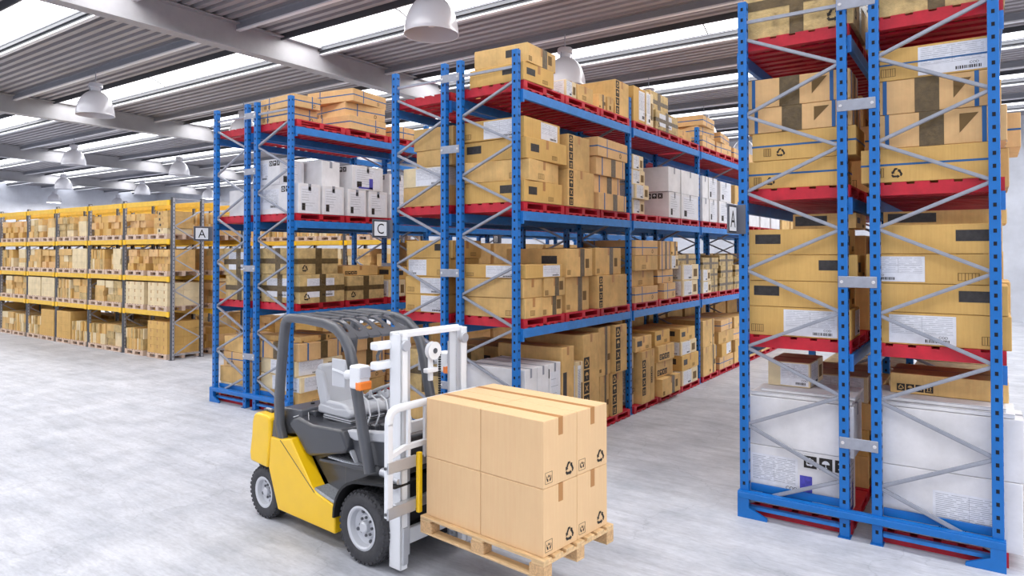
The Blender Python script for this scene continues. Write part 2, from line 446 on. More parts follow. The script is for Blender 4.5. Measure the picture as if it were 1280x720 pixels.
# ------------------------------------------------------------------ pallets
def red_pallet(w=1.08, d=1.06):
    p = empty('red_pallet')
    m = MB(); n = 6; bw = .125; g = (w-n*bw)/(n-1)
    for i in range(n): x = -w/2+i*(bw+g); m.box(x, x+bw, -d/2, d/2, .103, .125, 'pallet_red')
    m.build('deck', p)
    for y in (-d/2+.045, 0, d/2-.045):
        MB().box(-w/2, w/2, y-.045, y+.045, .018, .103, 'pallet_red').build('stringer', p)
    m = MB(); n = 6; g = (d-n*.095)/(n-1)
    for i in range(n): y = -d/2+i*(.095+g); m.box(-w/2, w/2, y, y+.095, 0, .018, 'pallet_red')
    for x in (-w/2, -.05, w/2-.1): m.box(x, x+.1, -d/2+.002, d/2-.002, .018, .034, 'pallet_red')
    m.build('base_board', p)
    return p
RP = red_pallet(); RP_used = [False]
ORD = ('nearest', 'second', 'third', 'fourth', 'fifth', 'sixth', 'seventh', 'eighth', 'ninth', 'tenth', 'eleventh', 'twelfth', 'thirteenth', 'fourteenth', 'fifteenth')
LVN = ('floor level', 'lowest shelf', 'middle shelf', 'top shelf')
ROWN = {('R',0): 'right rack left half', ('R',1): 'right rack right half', ('M',0): 'centre rack left half', ('M',1): 'centre rack aisle side', ('L',0): 'left blue rack left half', ('L',1): 'left blue rack aisle side'}
def slot_origin(row, n, lv):
    ox = RK[row[0]][0]+(0 if row[1] == 0 else 1.255)
    bay, i = divmod(n, 3)
    return ox+.53, YF+bay*BAY+PW+.02+.53+i*1.105, (.0005 if lv == 0 else LV[lv-1]+.0015)
def place_red(row, n, lv):
    o = RP if not RP_used[0] else copy_tree(RP); RP_used[0] = True
    o.location = slot_origin(row, n, lv)
    tag(o, 'red wooden pallet, %s from the front, %s, %s' % (ORD[n], LVN[lv], ROWN[row]), 'pallet', 'red pallets in the blue racks')

# ------------------------------------------------------------------ cartons
def frame(face, w, d, h):
    if face == 'F': return (lambda a, b, t: (-w/2+a, -d/2-t, b)), w, h
    if face == 'R': return (lambda a, b, t: (w/2+t, -d/2+a, b)), d, h
    if face == 'L': return (lambda a, b, t: (-w/2-t, d/2-a, b)), d, h
    if face == 'T': return (lambda a, b, t: (-w/2+a, -d/2+b, h+t)), w, d
class Dec(MB):
    def __init__(s, face, w, d, h): super().__init__(); s.fm, s.W, s.Hh = frame(face, w, d, h)
    def rect(s, a0, a1, b0, b1, mt, t=.0015):
        a0, a1 = max(a0, 0), min(a1, s.W); b0, b1 = max(b0, 0), min(b1, s.Hh)
        if a1 <= a0 or b1 <= b0: return s
        f = s.fm; vs = [f(a0,b0,0), f(a1,b0,0), f(a1,b1,0), f(a0,b1,0), f(a0,b0,t), f(a1,b0,t), f(a1,b1,t), f(a0,b1,t)]
        return s.add(vs, [(0,3,2,1),(4,5,6,7),(0,1,5,4),(1,2,6,5),(2,3,7,6),(3,0,4,7)], mt)
    def poly(s, pts, mt, t=.002):
        return s.add([s.fm(a, b, t) for a, b in pts], [tuple(range(len(pts)))], mt)
    def text(s, body, a, b, hh, mt, t=.003):
        v, f, wd = glyphs(body); return s.add([s.fm(a+x*hh, b+y*hh, t) for x, y in v], f, mt)
def sym(D, k, a, b, s, mt, t=.0024):
    def P(pts): D.poly([(a+x*s, b+y*s) for x, y in pts], mt, t)
    if k == 'recycle':
        for i in range(3):
            th = 2*pi*i/3; R_ = lambda x, y: (.5+(x*cos(th)-y*sin(th)), .48+(x*sin(th)+y*cos(th)))
            P([R_(-.30,-.36), R_(.05,-.36), R_(.05,-.20), R_(-.22,-.20)])
            P([R_(.05,-.44), R_(.26,-.28), R_(.05,-.12)])
            P([R_(-.30,-.36), R_(-.22,-.20), R_(-.30,-.10), R_(-.42,-.18)])
    elif k == 'up':
        for x in (.28, .72): P([(x-.06,.22),(x+.06,.22),(x+.06,.62),(x-.06,.62)]); P([(x-.16,.60),(x+.16,.60),(x,.88)])
        P([(.1,.08),(.9,.08),(.9,.16),(.1,.16)])
    elif k == 'umbrella':
        P([(.5+.38*cos(pi*i/8), .5+.38*sin(pi*i/8)) for i in range(9)]); P([(.47,.12),(.53,.12),(.53,.5),(.47,.5)]); P([(.53,.12),(.53,.2),(.62,.2),(.62,.12)])
    elif k == 'glass':
        P([(.28,.9),(.34,.5),(.47,.42),(.53,.42),(.66,.5),(.72,.9)]); P([(.46,.15),(.54,.15),(.54,.42),(.46,.42)]); P([(.3,.08),(.7,.08),(.7,.15),(.3,.15)])
    elif k == 'hands':
        P([(.38,.56),(.62,.56),(.62,.82),(.38,.82)])
        for q in (1, -1):
            P([(.5+q*.10,.12),(.5+q*.30,.12),(.5+q*.42,.42),(.5+q*.42,.74),(.5+q*.32,.74),(.5+q*.30,.48),(.5+q*.12,.36)])
    elif k == 'cross':
        P([(.15,.2),(.25,.12),(.85,.78),(.75,.86)]); P([(.75,.12),(.85,.2),(.25,.86),(.15,.78)]); P([(.42,.3),(.58,.3),(.58,.7),(.42,.7)])
SY = ('recycle', 'umbrella', 'cross', 'up', 'glass', 'hands')
def shiplabel(D, a0, b0, w, h, mirror=False):
    D.rect(a0, a0+w, b0, b0+h, 'paper', .0018)
    rnd = random.Random(int((w*1000+h*777)))
    n = max(3, int(h/.028))
    for i in range(n):
        y = b0+h*(.93-.60*i/n); ls = a0+w*.04
        while ls < a0+w*.92:
            l = w*rnd.uniform(.1, .3); D.rect(ls, min(ls+l, a0+w*.95), y, y+h*.010, 'paper_line', .0024); ls += l+w*rnd.uniform(.02, .08)
    for q in (.35, .66): D.rect(a0+w*.04, a0+w*.96, b0+h*q, b0+h*q+.002, 'paper_line', .0025)
    D.rect(a0+w*.5, a0+w*.5+.002, b0+h*.35, b0+h*.92, 'paper_line', .0025)
    bx = a0+w*(.55 if not mirror else .08); x = 0
    while x < w*.36:
        t = rnd.choice((.003, .005, .008))*(w/.4); D.rect(bx+x, bx+x+t, b0+h*.06, b0+h*.17, 'ink', .0026); x += t+rnd.choice((.003, .005))*(w/.4)
    D.text('COD', bx+w*(.20 if not mirror else 0), b0+h*.21, h*.085, 'ink')
def hatch(D, a, b, w, h):
    D.rect(a, a+w, b+h-.004, b+h, 'ink_soft'); D.rect(a, a+w, b, b+.004, 'ink_soft')
    n = 6
    for i in range(n+1): x = a+w*i/n; D.rect(x-.0018, x+.0018 if i % 2 else x+.004, b, b+h, 'ink_soft')
def ring(mb, w, d, h, axis, p, bw, mt, t=.002, drop=None):
    # band around the carton. axis 'x': crosses at x=p; 'y': at y=p; 'z': at height p
    if axis == 'x':
        mb.box(p-bw/2, p+bw/2, -d/2-t, d/2+t, h, h+t, mt)
        z0 = 0 if drop is None else max(0, h-drop)
        for y in (-d/2-t, d/2): mb.box(p-bw/2, p+bw/2, y, y+t, z0, h, mt)
    elif axis == 'y':
        mb.box(-w/2-t, w/2+t, p-bw/2, p+bw/2, h, h+t, mt)
        z0 = 0 if drop is None else max(0, h-drop)
        for x in (-w/2-t, w/2): mb.box(x, x+t, p-bw/2, p+bw/2, z0, h, mt)
    else:
        for y in (-d/2-t, d/2): mb.box(-w/2-t, w/2+t, y, y+t, p-bw/2, p+bw/2, mt)
        for x in (-w/2-t, w/2): mb.box(x, x+t, -d/2, d/2, p-bw/2, p+bw/2, mt)
LOOK = {'plain': 'plain tan carton', 'black': 'tan carton with black patch', 'strap': 'carton bound with blue straps', 'strapv': 'taped carton with blue bands',
        'tape': 'creased carton with crossed tape', 'tapelab': 'taped carton with white label', 'sym': 'carton with handling symbols', 'lab': 'tan carton with shipping label',
        'white': 'white carton', 'whiteprint': 'printed white carton', 'whiteblue': 'white carton with blue print', 'cover': 'carton with white side', 'hatch': 'tan carton with stamped mark',
        'recy': 'creased carton with recycling mark', 'flutter': 'flat white carton', 'taped': 'taped tan carton', 'barcode': 'tan carton with barcode label', 'topblack': 'tan carton with large black panel',
        'twin': 'strapped carton with stamped figure', 'blackl': 'tan carton with black patch on left', 'blackr': 'tan carton with black patch on right', 'labl': 'tan carton with label on left', 'labstrap': 'labelled carton with blue strap', 'whitelab': 'white carton with small label'}
BASE = {'plain': 'card_tan', 'black': 'card_gold', 'strap': 'card_peach', 'strapv': 'card_peach', 'tape': 'card_olive', 'tapelab': 'card_olive', 'sym': 'card_tan', 'lab': 'card_gold',
        'white': 'card_white', 'whiteprint': 'card_white', 'whiteblue': 'card_white', 'cover': 'card_cream', 'hatch': 'card_tan', 'recy': 'card_olive', 'flutter': 'card_white', 'taped': 'card_tan', 'barcode': 'card_gold',
        'topblack': 'card_tan', 'twin': 'card_gold', 'blackl': 'card_gold', 'blackr': 'card_gold', 'labl': 'card_gold', 'labstrap': 'card_gold', 'whitelab': 'card_white'}
NCART = [0]; STUFF = MB()
def carton(kind, w, d, h, loc, rz=0, label=None, group=None, near=True):
    rnd = random.Random(int(loc[0]*1000)+int(loc[1]*313)+int(loc[2]*77))
    bm_ = BASE[kind]
    m = MB().cbox(-w/2, w/2, -d/2, d/2, 0, h, bm_, .005)
    o = m.build('carton', loc=loc, rz=rz)
    tag(o, label, 'box', group); NCART[0] += 1
    def D(face): return Dec(face, w, d, h)
    # flap seam on top and one edge line
    if kind in ('plain', 'black', 'lab', 'hatch', 'sym', 'taped', 'barcode', 'topblack', 'cover', 'white', 'whiteprint', 'whiteblue'):
        t = MB()
        ring(t, w, d, h, 'x' if rnd.random() < .0 else 'y', 0, min(.06, d*.16), 'tape_tan' if not kind.startswith('white') else 'paper_line', .0012, drop=min(.12, h*.45))
        t.build('tape', o)
    if kind in ('black', 'blackl', 'blackr', 'topblack'):
        x = D('F'); big = kind == 'topblack'
        a = .04 if big else {'black': rnd.choice((.06, .62)), 'blackl': .09, 'blackr': .66}[kind]
        x.rect(x.W*a, x.W*a+min(.26, x.W*.32)*(1.6 if big else 1), h*(.42 if not big else .2), h*(.80 if not big else .85), 'black_patch'); x.build('black_patch', o)
        x = D('R'); x.rect(x.W*.10, x.W*.10+min(.2, x.W*.3), h*.35, h*.72, 'black_patch'); hatch(x, x.W*.62, h*.12, min(.12, x.W*.2), h*.2); x.build('printed_mark', o)
    if kind in ('hatch', 'barcode'):
        for fc in 'FR':
            x = D(fc); hatch(x, x.W*(.72 if fc == 'F' else .3), h*.12, min(.16, x.W*.24), h*.26); x.build('printed_mark', o)
        x = D('F'); shiplabel(x, x.W*.05, h*.06, min(.5, x.W*.42), h*.86, True) if kind == 'barcode' else None
        if kind == 'barcode': x.build('shipping_label', o)
    if kind in ('lab', 'labl', 'labstrap'):
        x = D('F'); shiplabel(x, x.W*(.12 if kind == 'labl' else .38), h*.05, min(.55, x.W*(.5 if kind != 'labstrap' else .56)), h*.88); x.build('shipping_label', o)
        if kind == 'labstrap': t = MB(); ring(t, w, d, h, 'z', h*.5, .014, 'strap_blue', .004); t.build('strap', o)
        x = D('R'); shiplabel(x, x.W*.45, h*.08, min(.45, x.W*.5), h*.84); x.build('shipping_label', o)
        x = D('F'); hatch(x, x.W*(.06 if kind != 'labl' else .8), h*.12, min(.12, x.W*.2), h*.26); x.build('printed_mark', o)
    if kind == 'whitelab':
        x = D('F'); shiplabel(x, x.W*.40, h*.10, x.W*.5, h*.62, True); x.build('shipping_label', o)
    if kind in ('strap', 'twin'):
        t = MB(); ring(t, w, d, h, 'z', h*.52, .019, 'strap_blue')
        if kind == 'strap': ring(t, w, d, h, 'x', -w*.22, .02, 'strap_blue', .0022); ring(t, w, d, h, 'y', rnd.choice((-.2, .2))*d, .02, 'strap_blue', .0024)
        t.build('strap', o)
        x = D('F'); hatch(x, x.W*.12, h*.15, min(.07, x.W*.1), h*.28); sym(x, 'recycle', x.W*.24, h*.10, min(h*.34, .14), 'ink'); x.build('printed_mark', o)
        x = D('R'); sym(x, 'recycle', x.W*.7, h*.10, min(h*.34, .12), 'ink_soft'); x.build('printed_mark', o)
    if kind == 'strapv':
        t = MB()
        for q in (-.4, .34): ring(t, w, d, h, 'x', q*w, .035, 'strap_blue', .0026)
        ring(t, w, d, h, 'y', -.3*d, .03, 'strap_blue', .0028); ring(t, w, d, h, 'y', .42*d, .02, 'strap_blue', .0028); t.build('strap', o)
        t = MB(); ring(t, w, d, h, 'x', -.05*w, min(.2, w*.2), 'tape_brown', .0016); ring(t, w, d, h, 'y', .08*d, min(.16, d*.18), 'tape_brown', .002); t.build('tape', o)
        x = D('F'); x.poly([(x.W*.66, h*.3), (x.W*.8, h*.85), (x.W*.66, h*.85)], 'ink_soft'); x.build('printed_mark', o)
    if kind in ('tape', 'tapelab', 'recy'):
        t = MB(); ring(t, w, d, h, 'x', .0, min(.14, w*.16), 'tape_brown', .0022); ring(t, w, d, h, 'y', .0, min(.14, d*.16), 'tape_brown', .0024)
        ring(t, w, d, h, 'z', h*.5, min(.1, h*.2), 'tape_brown', .003); t.build('tape', o)
        if kind == 'tapelab':
            for fc in 'FR':
                x = D(fc); shiplabel(x, x.W*.16, h*.2, min(.6, x.W*.6), h*.66); x.build('shipping_label', o)
        x = D('F'); sym(x, 'recycle', x.W*.76, h*.06, min(.16, h*.34), 'ink', .004); x.build('printed_mark', o)
        x = D('R'); sym(x, 'recycle', x.W*.08, h*.08, min(.14, h*.3), 'ink', .004); x.build('printed_mark', o)
    if kind == 'taped':
        t = MB(); ring(t, w, d, h, 'y', d*.1, min(.13, d*.2), 'tape_brown', .0018); t.build('tape', o)
        x = D('R'); q = min(.14, h*.5, x.W*.25); x.rect(x.W*.72, x.W*.72+q*.8, h*.3, h*.3+q, 'ink_soft'); hatch(x, x.W*.04, h*.08, q*.6, q*.5); x.build('printed_mark', o)
        x = D('F'); x.rect(x.W*.6, x.W*.85, h*.35, h*.75, 'black_patch'); x.build('black_patch', o)
    if kind == 'sym':
        for fc in 'FR':
            x = D(fc)
            if h > x.W*.8 or h > .5:
                q = min(h/4.6, x.W*.38, .17); tot = 4; a = x.W*.5-q/2 if fc == 'F' and x.W < .5 else x.W*.04
                for i in range(tot):
                    b = h*.5+(1.5-i)*q*1.12-q/2; x.rect(a, a+q, b, b+q, 'ink'); sym(x, SY[i], a+q*.1, b+q*.1, q*.8, bm_, .0026)
            else:
                q = min(x.W/6, h*.36, .15)
                for i in range(4):
                    a = x.W*.06+i*q*1.14; b = h*.12; x.rect(a, a+q, b, b+q, 'ink'); sym(x, SY[i], a+q*.1, b+q*.1, q*.8, bm_, .0026)
            x.build('printed_mark', o)
    if kind == 'cover':
        x = D('R'); shiplabel(x, x.W*.08, h*.05, x.W*.5, h*.9); x.rect(x.W*.68, x.W*.9, h*.2, h*.7, 'ink_soft'); x.build('shipping_label', o)
        x = D('F'); shiplabel(x, x.W*.3, h*.05, x.W*.66, h*.9); x.build('shipping_label', o)
    if kind in ('whiteprint', 'whiteblue'):
        x = D('F'); shiplabel(x, x.W*.04, h*.18, x.W*.48, h*.68)
        q = min(.13, h*.2)
        for i in range(3): x.rect(x.W*.58+i*q*1.2, x.W*.58+i*q*1.2+q, h*.94-q, h*.94, 'ink'); sym(x, SY[i], x.W*.58+i*q*1.2+q*.1, h*.94-q*.9, q*.8, 'paper', .0026)
        if kind == 'whiteblue': x.rect(x.W*.16, x.W*.66, h*.10, h*.20, 'print_blue', .0032); x.rect(x.W*.54, x.W*.66, h*.10, h*.60, 'print_blue', .0032)
        x.build('printed_mark', o)
        x = D('R')
        x.rect(x.W*.1, x.W*.9, h*.08, h*.9, 'paper', .0012)
        for i in range(7): x.rect(x.W*.15, x.W*rnd.uniform(.4, .8), h*(.8-.09*i), h*(.8-.09*i)+.005, 'paper_line', .0022)
        x.rect(x.W*.15, x.W*.3, h*.1, h*.34, 'ink', .0022)
        if kind == 'whiteblue': x.rect(x.W*.2, x.W*.66, h*.06, h*.13, 'print_blue', .0028); x.rect(x.W*.54, x.W*.66, h*.06, h*.5, 'print_blue', .0028)
        x.build('printed_mark', o)
    if kind == 'flutter':
        x = D('F'); x.rect(0, x.W, h-.006, h-.003, 'paper_line'); x.build('printed_mark', o)
    return o
TIER = ('bottom', 'second', 'third', 'fourth', 'fifth', 'sixth')
def load(row, n, lv, tiers, stuff=False, pal=True):
    cx, cy, z = slot_origin(row, n, lv)
    if pal: place_red(row, n, lv)
    z += .1265
    x_lo, y_lo = cx-.56, cy-.53
    nt = len(tiers)
    for ti_, t in enumerate(tiers):
        h, items = t
        if isinstance(items, str): items = [(items, .02, 1.04, .0, 1.12, 0)]
        for ii, it in enumerate(items):
            k, ya, yb, xa, xb, rz = it[:6]
            if n % 3 == 0: ya = max(ya, -.015)
            if n % 3 == 2: yb = min(yb, 1.09)
            hh = it[6] if len(it) > 6 else h
            w, d = xb-xa-.006, yb-ya-.006
            loc = (x_lo+(xa+xb)/2, y_lo+(ya+yb)/2, z)
            if stuff:
                STUFF.box(-w/2, w/2, -d/2, d/2, 0, hh-.002, BASE[k], Matrix.Translation(loc) @ Matrix.Rotation(rad(rz), 4, 'Z'))
                continue
            pos = '' if len(items) == 1 else ((' near side', ' far side') if len(items) == 2 else (' nearest', ' middle', ' furthest', ' rear'))[ii]
            tn = TIER[ti_] if ti_ < nt-1 or nt == 1 else 'top'
            lab = '%s, %s tier%s, %s pallet, %s, %s' % (LOOK[k], tn, pos, ORD[n], LVN[lv], ROWN[row])
            lab = lab.replace('centre rack aisle side', 'centre rack right').replace('left blue rack aisle side', 'left blue rack right')
            lab = lab.replace(' left half', ' left').replace(' right half', ' right').replace('floor level', 'floor')
            lab = lab.replace('left blue rack', 'left rack').replace(' far side,', ' far,').replace(' near side,', ' near,')
            carton(k, w, d, hh-.0045, loc, rad(rz), lab, 'cartons stacked in the blue racks')
        z += h
F_ = (.02, 1.04)
def T(h, k, ya=.02, yb=1.04, xa=0., xb=1.12, rz=0): return (h, [(k, ya, yb, xa, xb, rz)])
# ---- right rack, left half: front pallet then the ones behind
R0, R1, M0, M1, L0, L1 = ('R',0), ('R',1), ('M',0), ('M',1), ('L',0), ('L',1)
load(R0, 0, 0, [T(.62, 'whiteblue', .02, .5, .07, 1.06, .5), T(.52, 'white', .02, .52, .08, 1.12, -.5), T(.045, 'flutter', .04, .6, .10, 1.1, 0), T(.035, 'flutter', .08, .7, .2, 1.12, .5), T(.27, 'cover', .3, 1.0, .22, .66, 0)])
load(R0, 0, 1, [T(.31, 'lab', .02, .6, .06, 1.10, 0), T(.275, 'blackl', .02, .6, .06, 1.06, 0), T(.275, 'blackr', .02, .6, .10, 1.16, .4), T(.27, 'blackl', .02, .6, .08, 1.06, -.4), T(.165, 'topblack', .25, .95, .5, 1.12, 0)])
load(R0, 0, 2, [T(.30, 'twin', .02, .55, .04, 1.04, -.8), T(.30, 'twin', .02, .6, .14, 1.16, -.5), T(.27, 'strapv', .02, .6, .08, 1.12, 0), T(.31, 'strapv', .02, .6, .05, 1.10, .6)])
load(R0, 0, 3, [T(.72, 'recy', .02, .95, .06, 1.14, 0)])
load(R1, 0, 0, [T(.63, 'whitelab', .02, .5, .07, 1.21, -.3), T(.56, 'white', .02, .52, .08, 1.22, .4), T(.045, 'flutter', .03, .6, .06, 1.16, 0), T(.04, 'flutter', .06, .7, .03, 1.1, -.5), T(.20, 'sym', .3, 1.0, .15, 1.12, 0)])
load(R1, 0, 1, [T(.31, 'labl', .02, .6, .04, 1.14, .3), T(.275, 'blackr', .02, .6, .02, 1.12, 0), T(.285, 'barcode', .02, .6, -.02, 1.04, 0), T(.28, 'blackr', .02, .6, .04, 1.08, 0), T(.145, 'topblack', .3, .95, .1, 1.12, 0)])
load(R1, 0, 2, [T(.33, 'twin', .0, .5, -.06, 1.0, .5), T(.33, 'strapv', .02, .6, .06, 1.12, 1), T(.33, 'strapv', .02, .6, .05, 1.06, .5), T(.31, 'labstrap', .02, .6, .06, 1.04, .8)])
load(R1, 0, 3, [T(.72, 'recy', .02, .95, .06, 1.12, 0)])
for row in (R0, R1):
    o = .04 if row == R1 else 0
    load(row, 1, 0, [T(.36, 'taped', .05, 1.0, .10, 1.1+o), T(.30, 'black', .05, 1.0, .12, 1.1), T(.30, 'sym', .05, 1.0, .12, 1.15+o), T(.3, 'cover', .05, 1.0, .05, 1.1)])
    load(row, 1, 1, [T(.58, 'sym', .05, 1.0, .1, 1.12+o), T(.5, 'taped', .1, 1.0, .1, 1.08)])
    load(row, 1, 2, [T(.4, 'hatch', .05, 1.0, .1, 1.12+o), T(.36, 'strap', .05, 1.0, .12, 1.14+o*3), T(.36, 'hatch', .05, 1.0, .1, 1.06+o)])
    load(row, 1, 3, [T(.5, 'recy', .05, 1.0, .1, 1.1)])
    load(row, 2, 0, [T(.5, 'taped'), T(.5, 'plain')]); load(row, 2, 1, [T(.5, 'sym'), T(.4, 'hatch')])
    load(row, 2, 2, [T(.5, 'strap'), T(.5, 'hatch')]); load(row, 2, 3, [T(.5, 'tape')])
    for n in (3, 4, 5):
        for lv in range(4): load(row, n, lv, [T(.5, 'plain'), T(.4, 'tape')], stuff=True)
# ---- centre rack, aisle side
load(M1, 0, 3, [T(.25, 'black', .0, .74, .18, 1.12, -2), T(.26, 'taped', .03, .80, .24, 1.12, 2)])
load(M1, 1, 3, [(.24, [('cover', .0, .32, .3, 1.1, 0), ('hatch', .35, .85, .3, 1.1, 0)])])
load(M1, 2, 3, [(.24, [('taped', -.02, .22, .3, 1.08, 0), ('hatch', .24, .46, .3, 1.1, 0), ('sym', .52, 1.04, .2, 1.1, 0, .58)])])
load(M1, 3, 3, [(.62, [('lab', .0, .50, .2, 1.1, 0), ('cover', .53, .86, .1, 1.1, 0)])])
load(M1, 4, 3, [T(.36, 'tapelab', -.18, .92, .1, 1.12, 0), T(.38, 'tape', -.18, .72, .0, 1.0, 0)])
load(M1, 5, 3, [T(.22, 'hatch', -.05, .9, .0, 1.0, 0)])
load(M1, 6, 3, [T(.24, 'strap', .0, .95, .1, 1.1, 3), T(.22, 'strap', .12, .93, .0, 1.05, -7), T(.22, 'strap', .05, .9, .1, 1.1, 2)])
load(M1, 7, 3, [T(.24, 'strap', .0, .95, .1, 1.1, -3), T(.22, 'strap', .0, .95, .1, 1.1, 6)])
load(M1, 8, 3, [T(.24, 'strap', .0, .95, .1, 1.1, 3)])
load(M1, 0, 2, [T(.29, 'black', .0, .95, .05, 1.13, -1), T(.29, 'hatch', .02, .88, .02, 1.12, 4), T(.29, 'black', .04, 1.06, .04, 1.14, -1.5), T(.28, 'lab', .02, .98, .0, 1.08, 1)])
load(M1, 1, 2, [T(.54, 'sym', -.02, .78, .2, 1.15, 0), T(.52, 'sym', -.0, .68, .18, 1.13, 1)])
load(M1, 2, 2, [T(.27, 'strapv', -.18, .86, .1, 1.14, 1), T(.28, 'strapv', -.18, .72, .0, 1.08, -1), T(.29, 'strapv', -.2, .84, .1, 1.12, 0), T(.30, 'strap', -.24, .92, .0, 1.14, 2)])
load(M1, 3, 2, [T(.26, 'cover', -.05, .5, .1, 1.08, 1), T(.26, 'cover', -.05, .56, .1, 1.14, 0), T(.26, 'cover', -.05, .52, .0, 1.08, -1), T(.26, 'cover', -.03, .46, .1, 1.08, 1)])
load(M1, 4, 2, [(.50, [('white', -.30, .2, .0, .6, 0), ('whiteprint', .45, 1.05, .0, 1.12, 0)]), (.48, [('white', .4, 1.05, .0, 1.12, 1)])])
load(M1, 5, 2, [T(.50, 'whiteprint', .0, .98, .0, 1.12), T(.48, 'white', .0, 1.02, .0, 1.12)])
load(M1, 6, 2, [(.50, [('white', .0, .42, .0, 1.12, 0), ('whiteprint', .46, .98, .0, 1.12, 0)]), (.48, [('white', .0, .36, .0, 1.12, 0), ('whiteprint', .4, .98, .0, 1.12, 0)])])
load(M1, 7, 2, [T(.50, 'whiteprint'), T(.46, 'whiteprint', .1, .9)])
load(M1, 8, 2, [T(.50, 'whiteprint'), T(.46, 'plain', .1, .9)])
load(M1, 0, 1, [(.27, [('hatch', .0, .44, .0, 1.12, 0), ('taped', .46, 1.0, .1, 1.10, 0)]), (.26, [('plain', -.02, .46, -.05, 1.10, 0), ('taped', .48, 1.05, .1, 1.12, 0)]), T(.19, 'lab', .02, .98, .05, 1.12, 0)])
load(M1, 1, 1, [T(.52, 'taped', .03, .74, .1, 1.08, 0), T(.42, 'taped', -.02, .78, .05, 1.12, 0)])
load(M1, 2, 1, [T(.52, 'sym', -.18, .86, .1, 1.14, 0), T(.44, 'taped', -.18, .72, .1, 1.10, 0)])
load(M1, 3, 1, [T(.28, 'strap', .0, 1.0, .1, 1.12, 0), T(.28, 'hatch', -.05, .95, .0, 1.06, 0), T(.27, 'hatch', .0, 1.0, .1, 1.12, 0), T(.27, 'strap', .02, 1.0, .0, 1.12, 0)])
load(M1, 4, 1, [T(.30, 'strap', .1, .8, .1, 1.12, 4), T(.26, 'strap', .05, .72, .1, 1.08, -3), (.27, [('strapv', .05, .55, .1, 1.1, 0), ('cover', .6, .98, .1, 1.1, 0)]), (.27, [('strapv', .05, .55, .1, 1.1, 0), ('taped', .6, .95, .1, 1.1, 0)])])
load(M1, 5, 1, [T(.32, 'cover', .0, .95, .1, 1.12, 2), T(.32, 'cover', .1, .95, .1, 1.12, -2), T(.2, 'tape', .0, 1.0, .0, 1.05, 0)])
load(M1, 6, 1, [(.26, [('cover', .0, .55, .1, 1.12, 0), ('tape', .6, 1.04, .1, 1.1, 0)]), (.26, [('cover', .0, .5, .1, 1.12, 0), ('tape', .55, 1.04, .1, 1.1, 0)]), T(.25, 'tape', .0, 1.04)])
load(M1, 7, 1, [T(.3, 'tape'), T(.28, 'tape', .1, .98), T(.24, 'tape')])
load(M1, 8, 1, [T(.3, 'tape'), T(.28, 'tape', .1, .98)])
load(M1, 0, 0, [(1.12, [('white', .0, .3, .0, 1.12, 0), ('white', .315, .60, .06, 1.12, 0), ('whiteprint', .615, .92, .1, 1.12, 0)])])
load(M1, 1, 0, [(1.30, [('topblack', -.12, .24, -.04, 1.1, 0), ('cover', .26, .44, .1, 1.14, 0, 1.05), ('sym', .48, 1.0, .1, 1.12, 0, 1.42)])])
load(M1, 2, 0, [(.70, [('taped', .02, .36, .1, 1.06, 0), ('sym', .38, .78, .1, 1.10, 0)]), (.78, [('taped', -.04, .38, .1, 1.08, 0), ('sym', .42, .86, .1, 1.14, 0)])])
load(M1, 3, 0, [(.92, [('cover', .0, .2, .1, 1.0, 0), ('sym', .24, .62, .1, 1.14, 0), ('sym', .66, .84, .1, 1.12, 0)]), T(.26, 'topblack', .1, .8, .0, 1.08, 0)])
load(M1, 4, 0, [T(.33, 'taped', -.1, .8, .1, 1.2, 0), T(.30, 'sym', -.1, .72, .1, 1.08, 0), T(.30, 'sym', -.08, .7, .1, 1.12, 0), T(.27, 'black', -.1, .62, .0, 1.06, 0)])
load(M1, 5, 0, [T(.30, 'cover', .0, .9, .1, 1.12, 0), T(.30, 'black', .0, .95, .1, 1.12, 0), T(.28, 'cover', .0, .88, .1, 1.1, 0), T(.26, 'black', .0, .85, .1, 1.08, 0)])
load(M1, 6, 0, [(.62, [('plain', .02, .42, .1, 1.12, 0), ('taped', .46, .9, .1, 1.1, 0)]), (.58, [('plain', .0, .5, .1, 1.12, 0), ('taped', .54, .8, .1, 1.1, 0)])])
load(M1, 7, 0, [T(.28, 'strap', .0, 1.0, .1, 1.12, 0), T(.30, 'lab', .0, .98, .1, 1.12, 5), T(.28, 'hatch', .0, 1.0, .1, 1.12, -2), T(.26, 'strap', .0, 1.0, .1, 1.12, 3)])
load(M1, 8, 0, [T(.28, 'hatch', .0, 1.0, .1, 1.12, 0), T(.28, 'hatch', .0, 1.0, .1, 1.12, 2), T(.28, 'strap', .0, 1.0, .1, 1.12, -2), T(.28, 'hatch', .0, 1.0, .1, 1.12, 0)])
for n in range(9, 15):
    load(M1, n, 3, [T(.24, 'strap', .1, .95)], stuff=True)
    load(M1, n, 2, [T(.5, 'whiteprint' if n < 12 else 'plain', .05, .98), T(.42, 'white' if n < 12 else 'hatch', .05, .9)], stuff=True)
    load(M1, n, 1, [T(.3, 'tape', .05, .98), T(.4, 'tape', .05, .9)], stuff=True)
    load(M1, n, 0, [T(.4, 'hatch', .05, .98), T(.5, 'plain', .05, .9)], stuff=True)
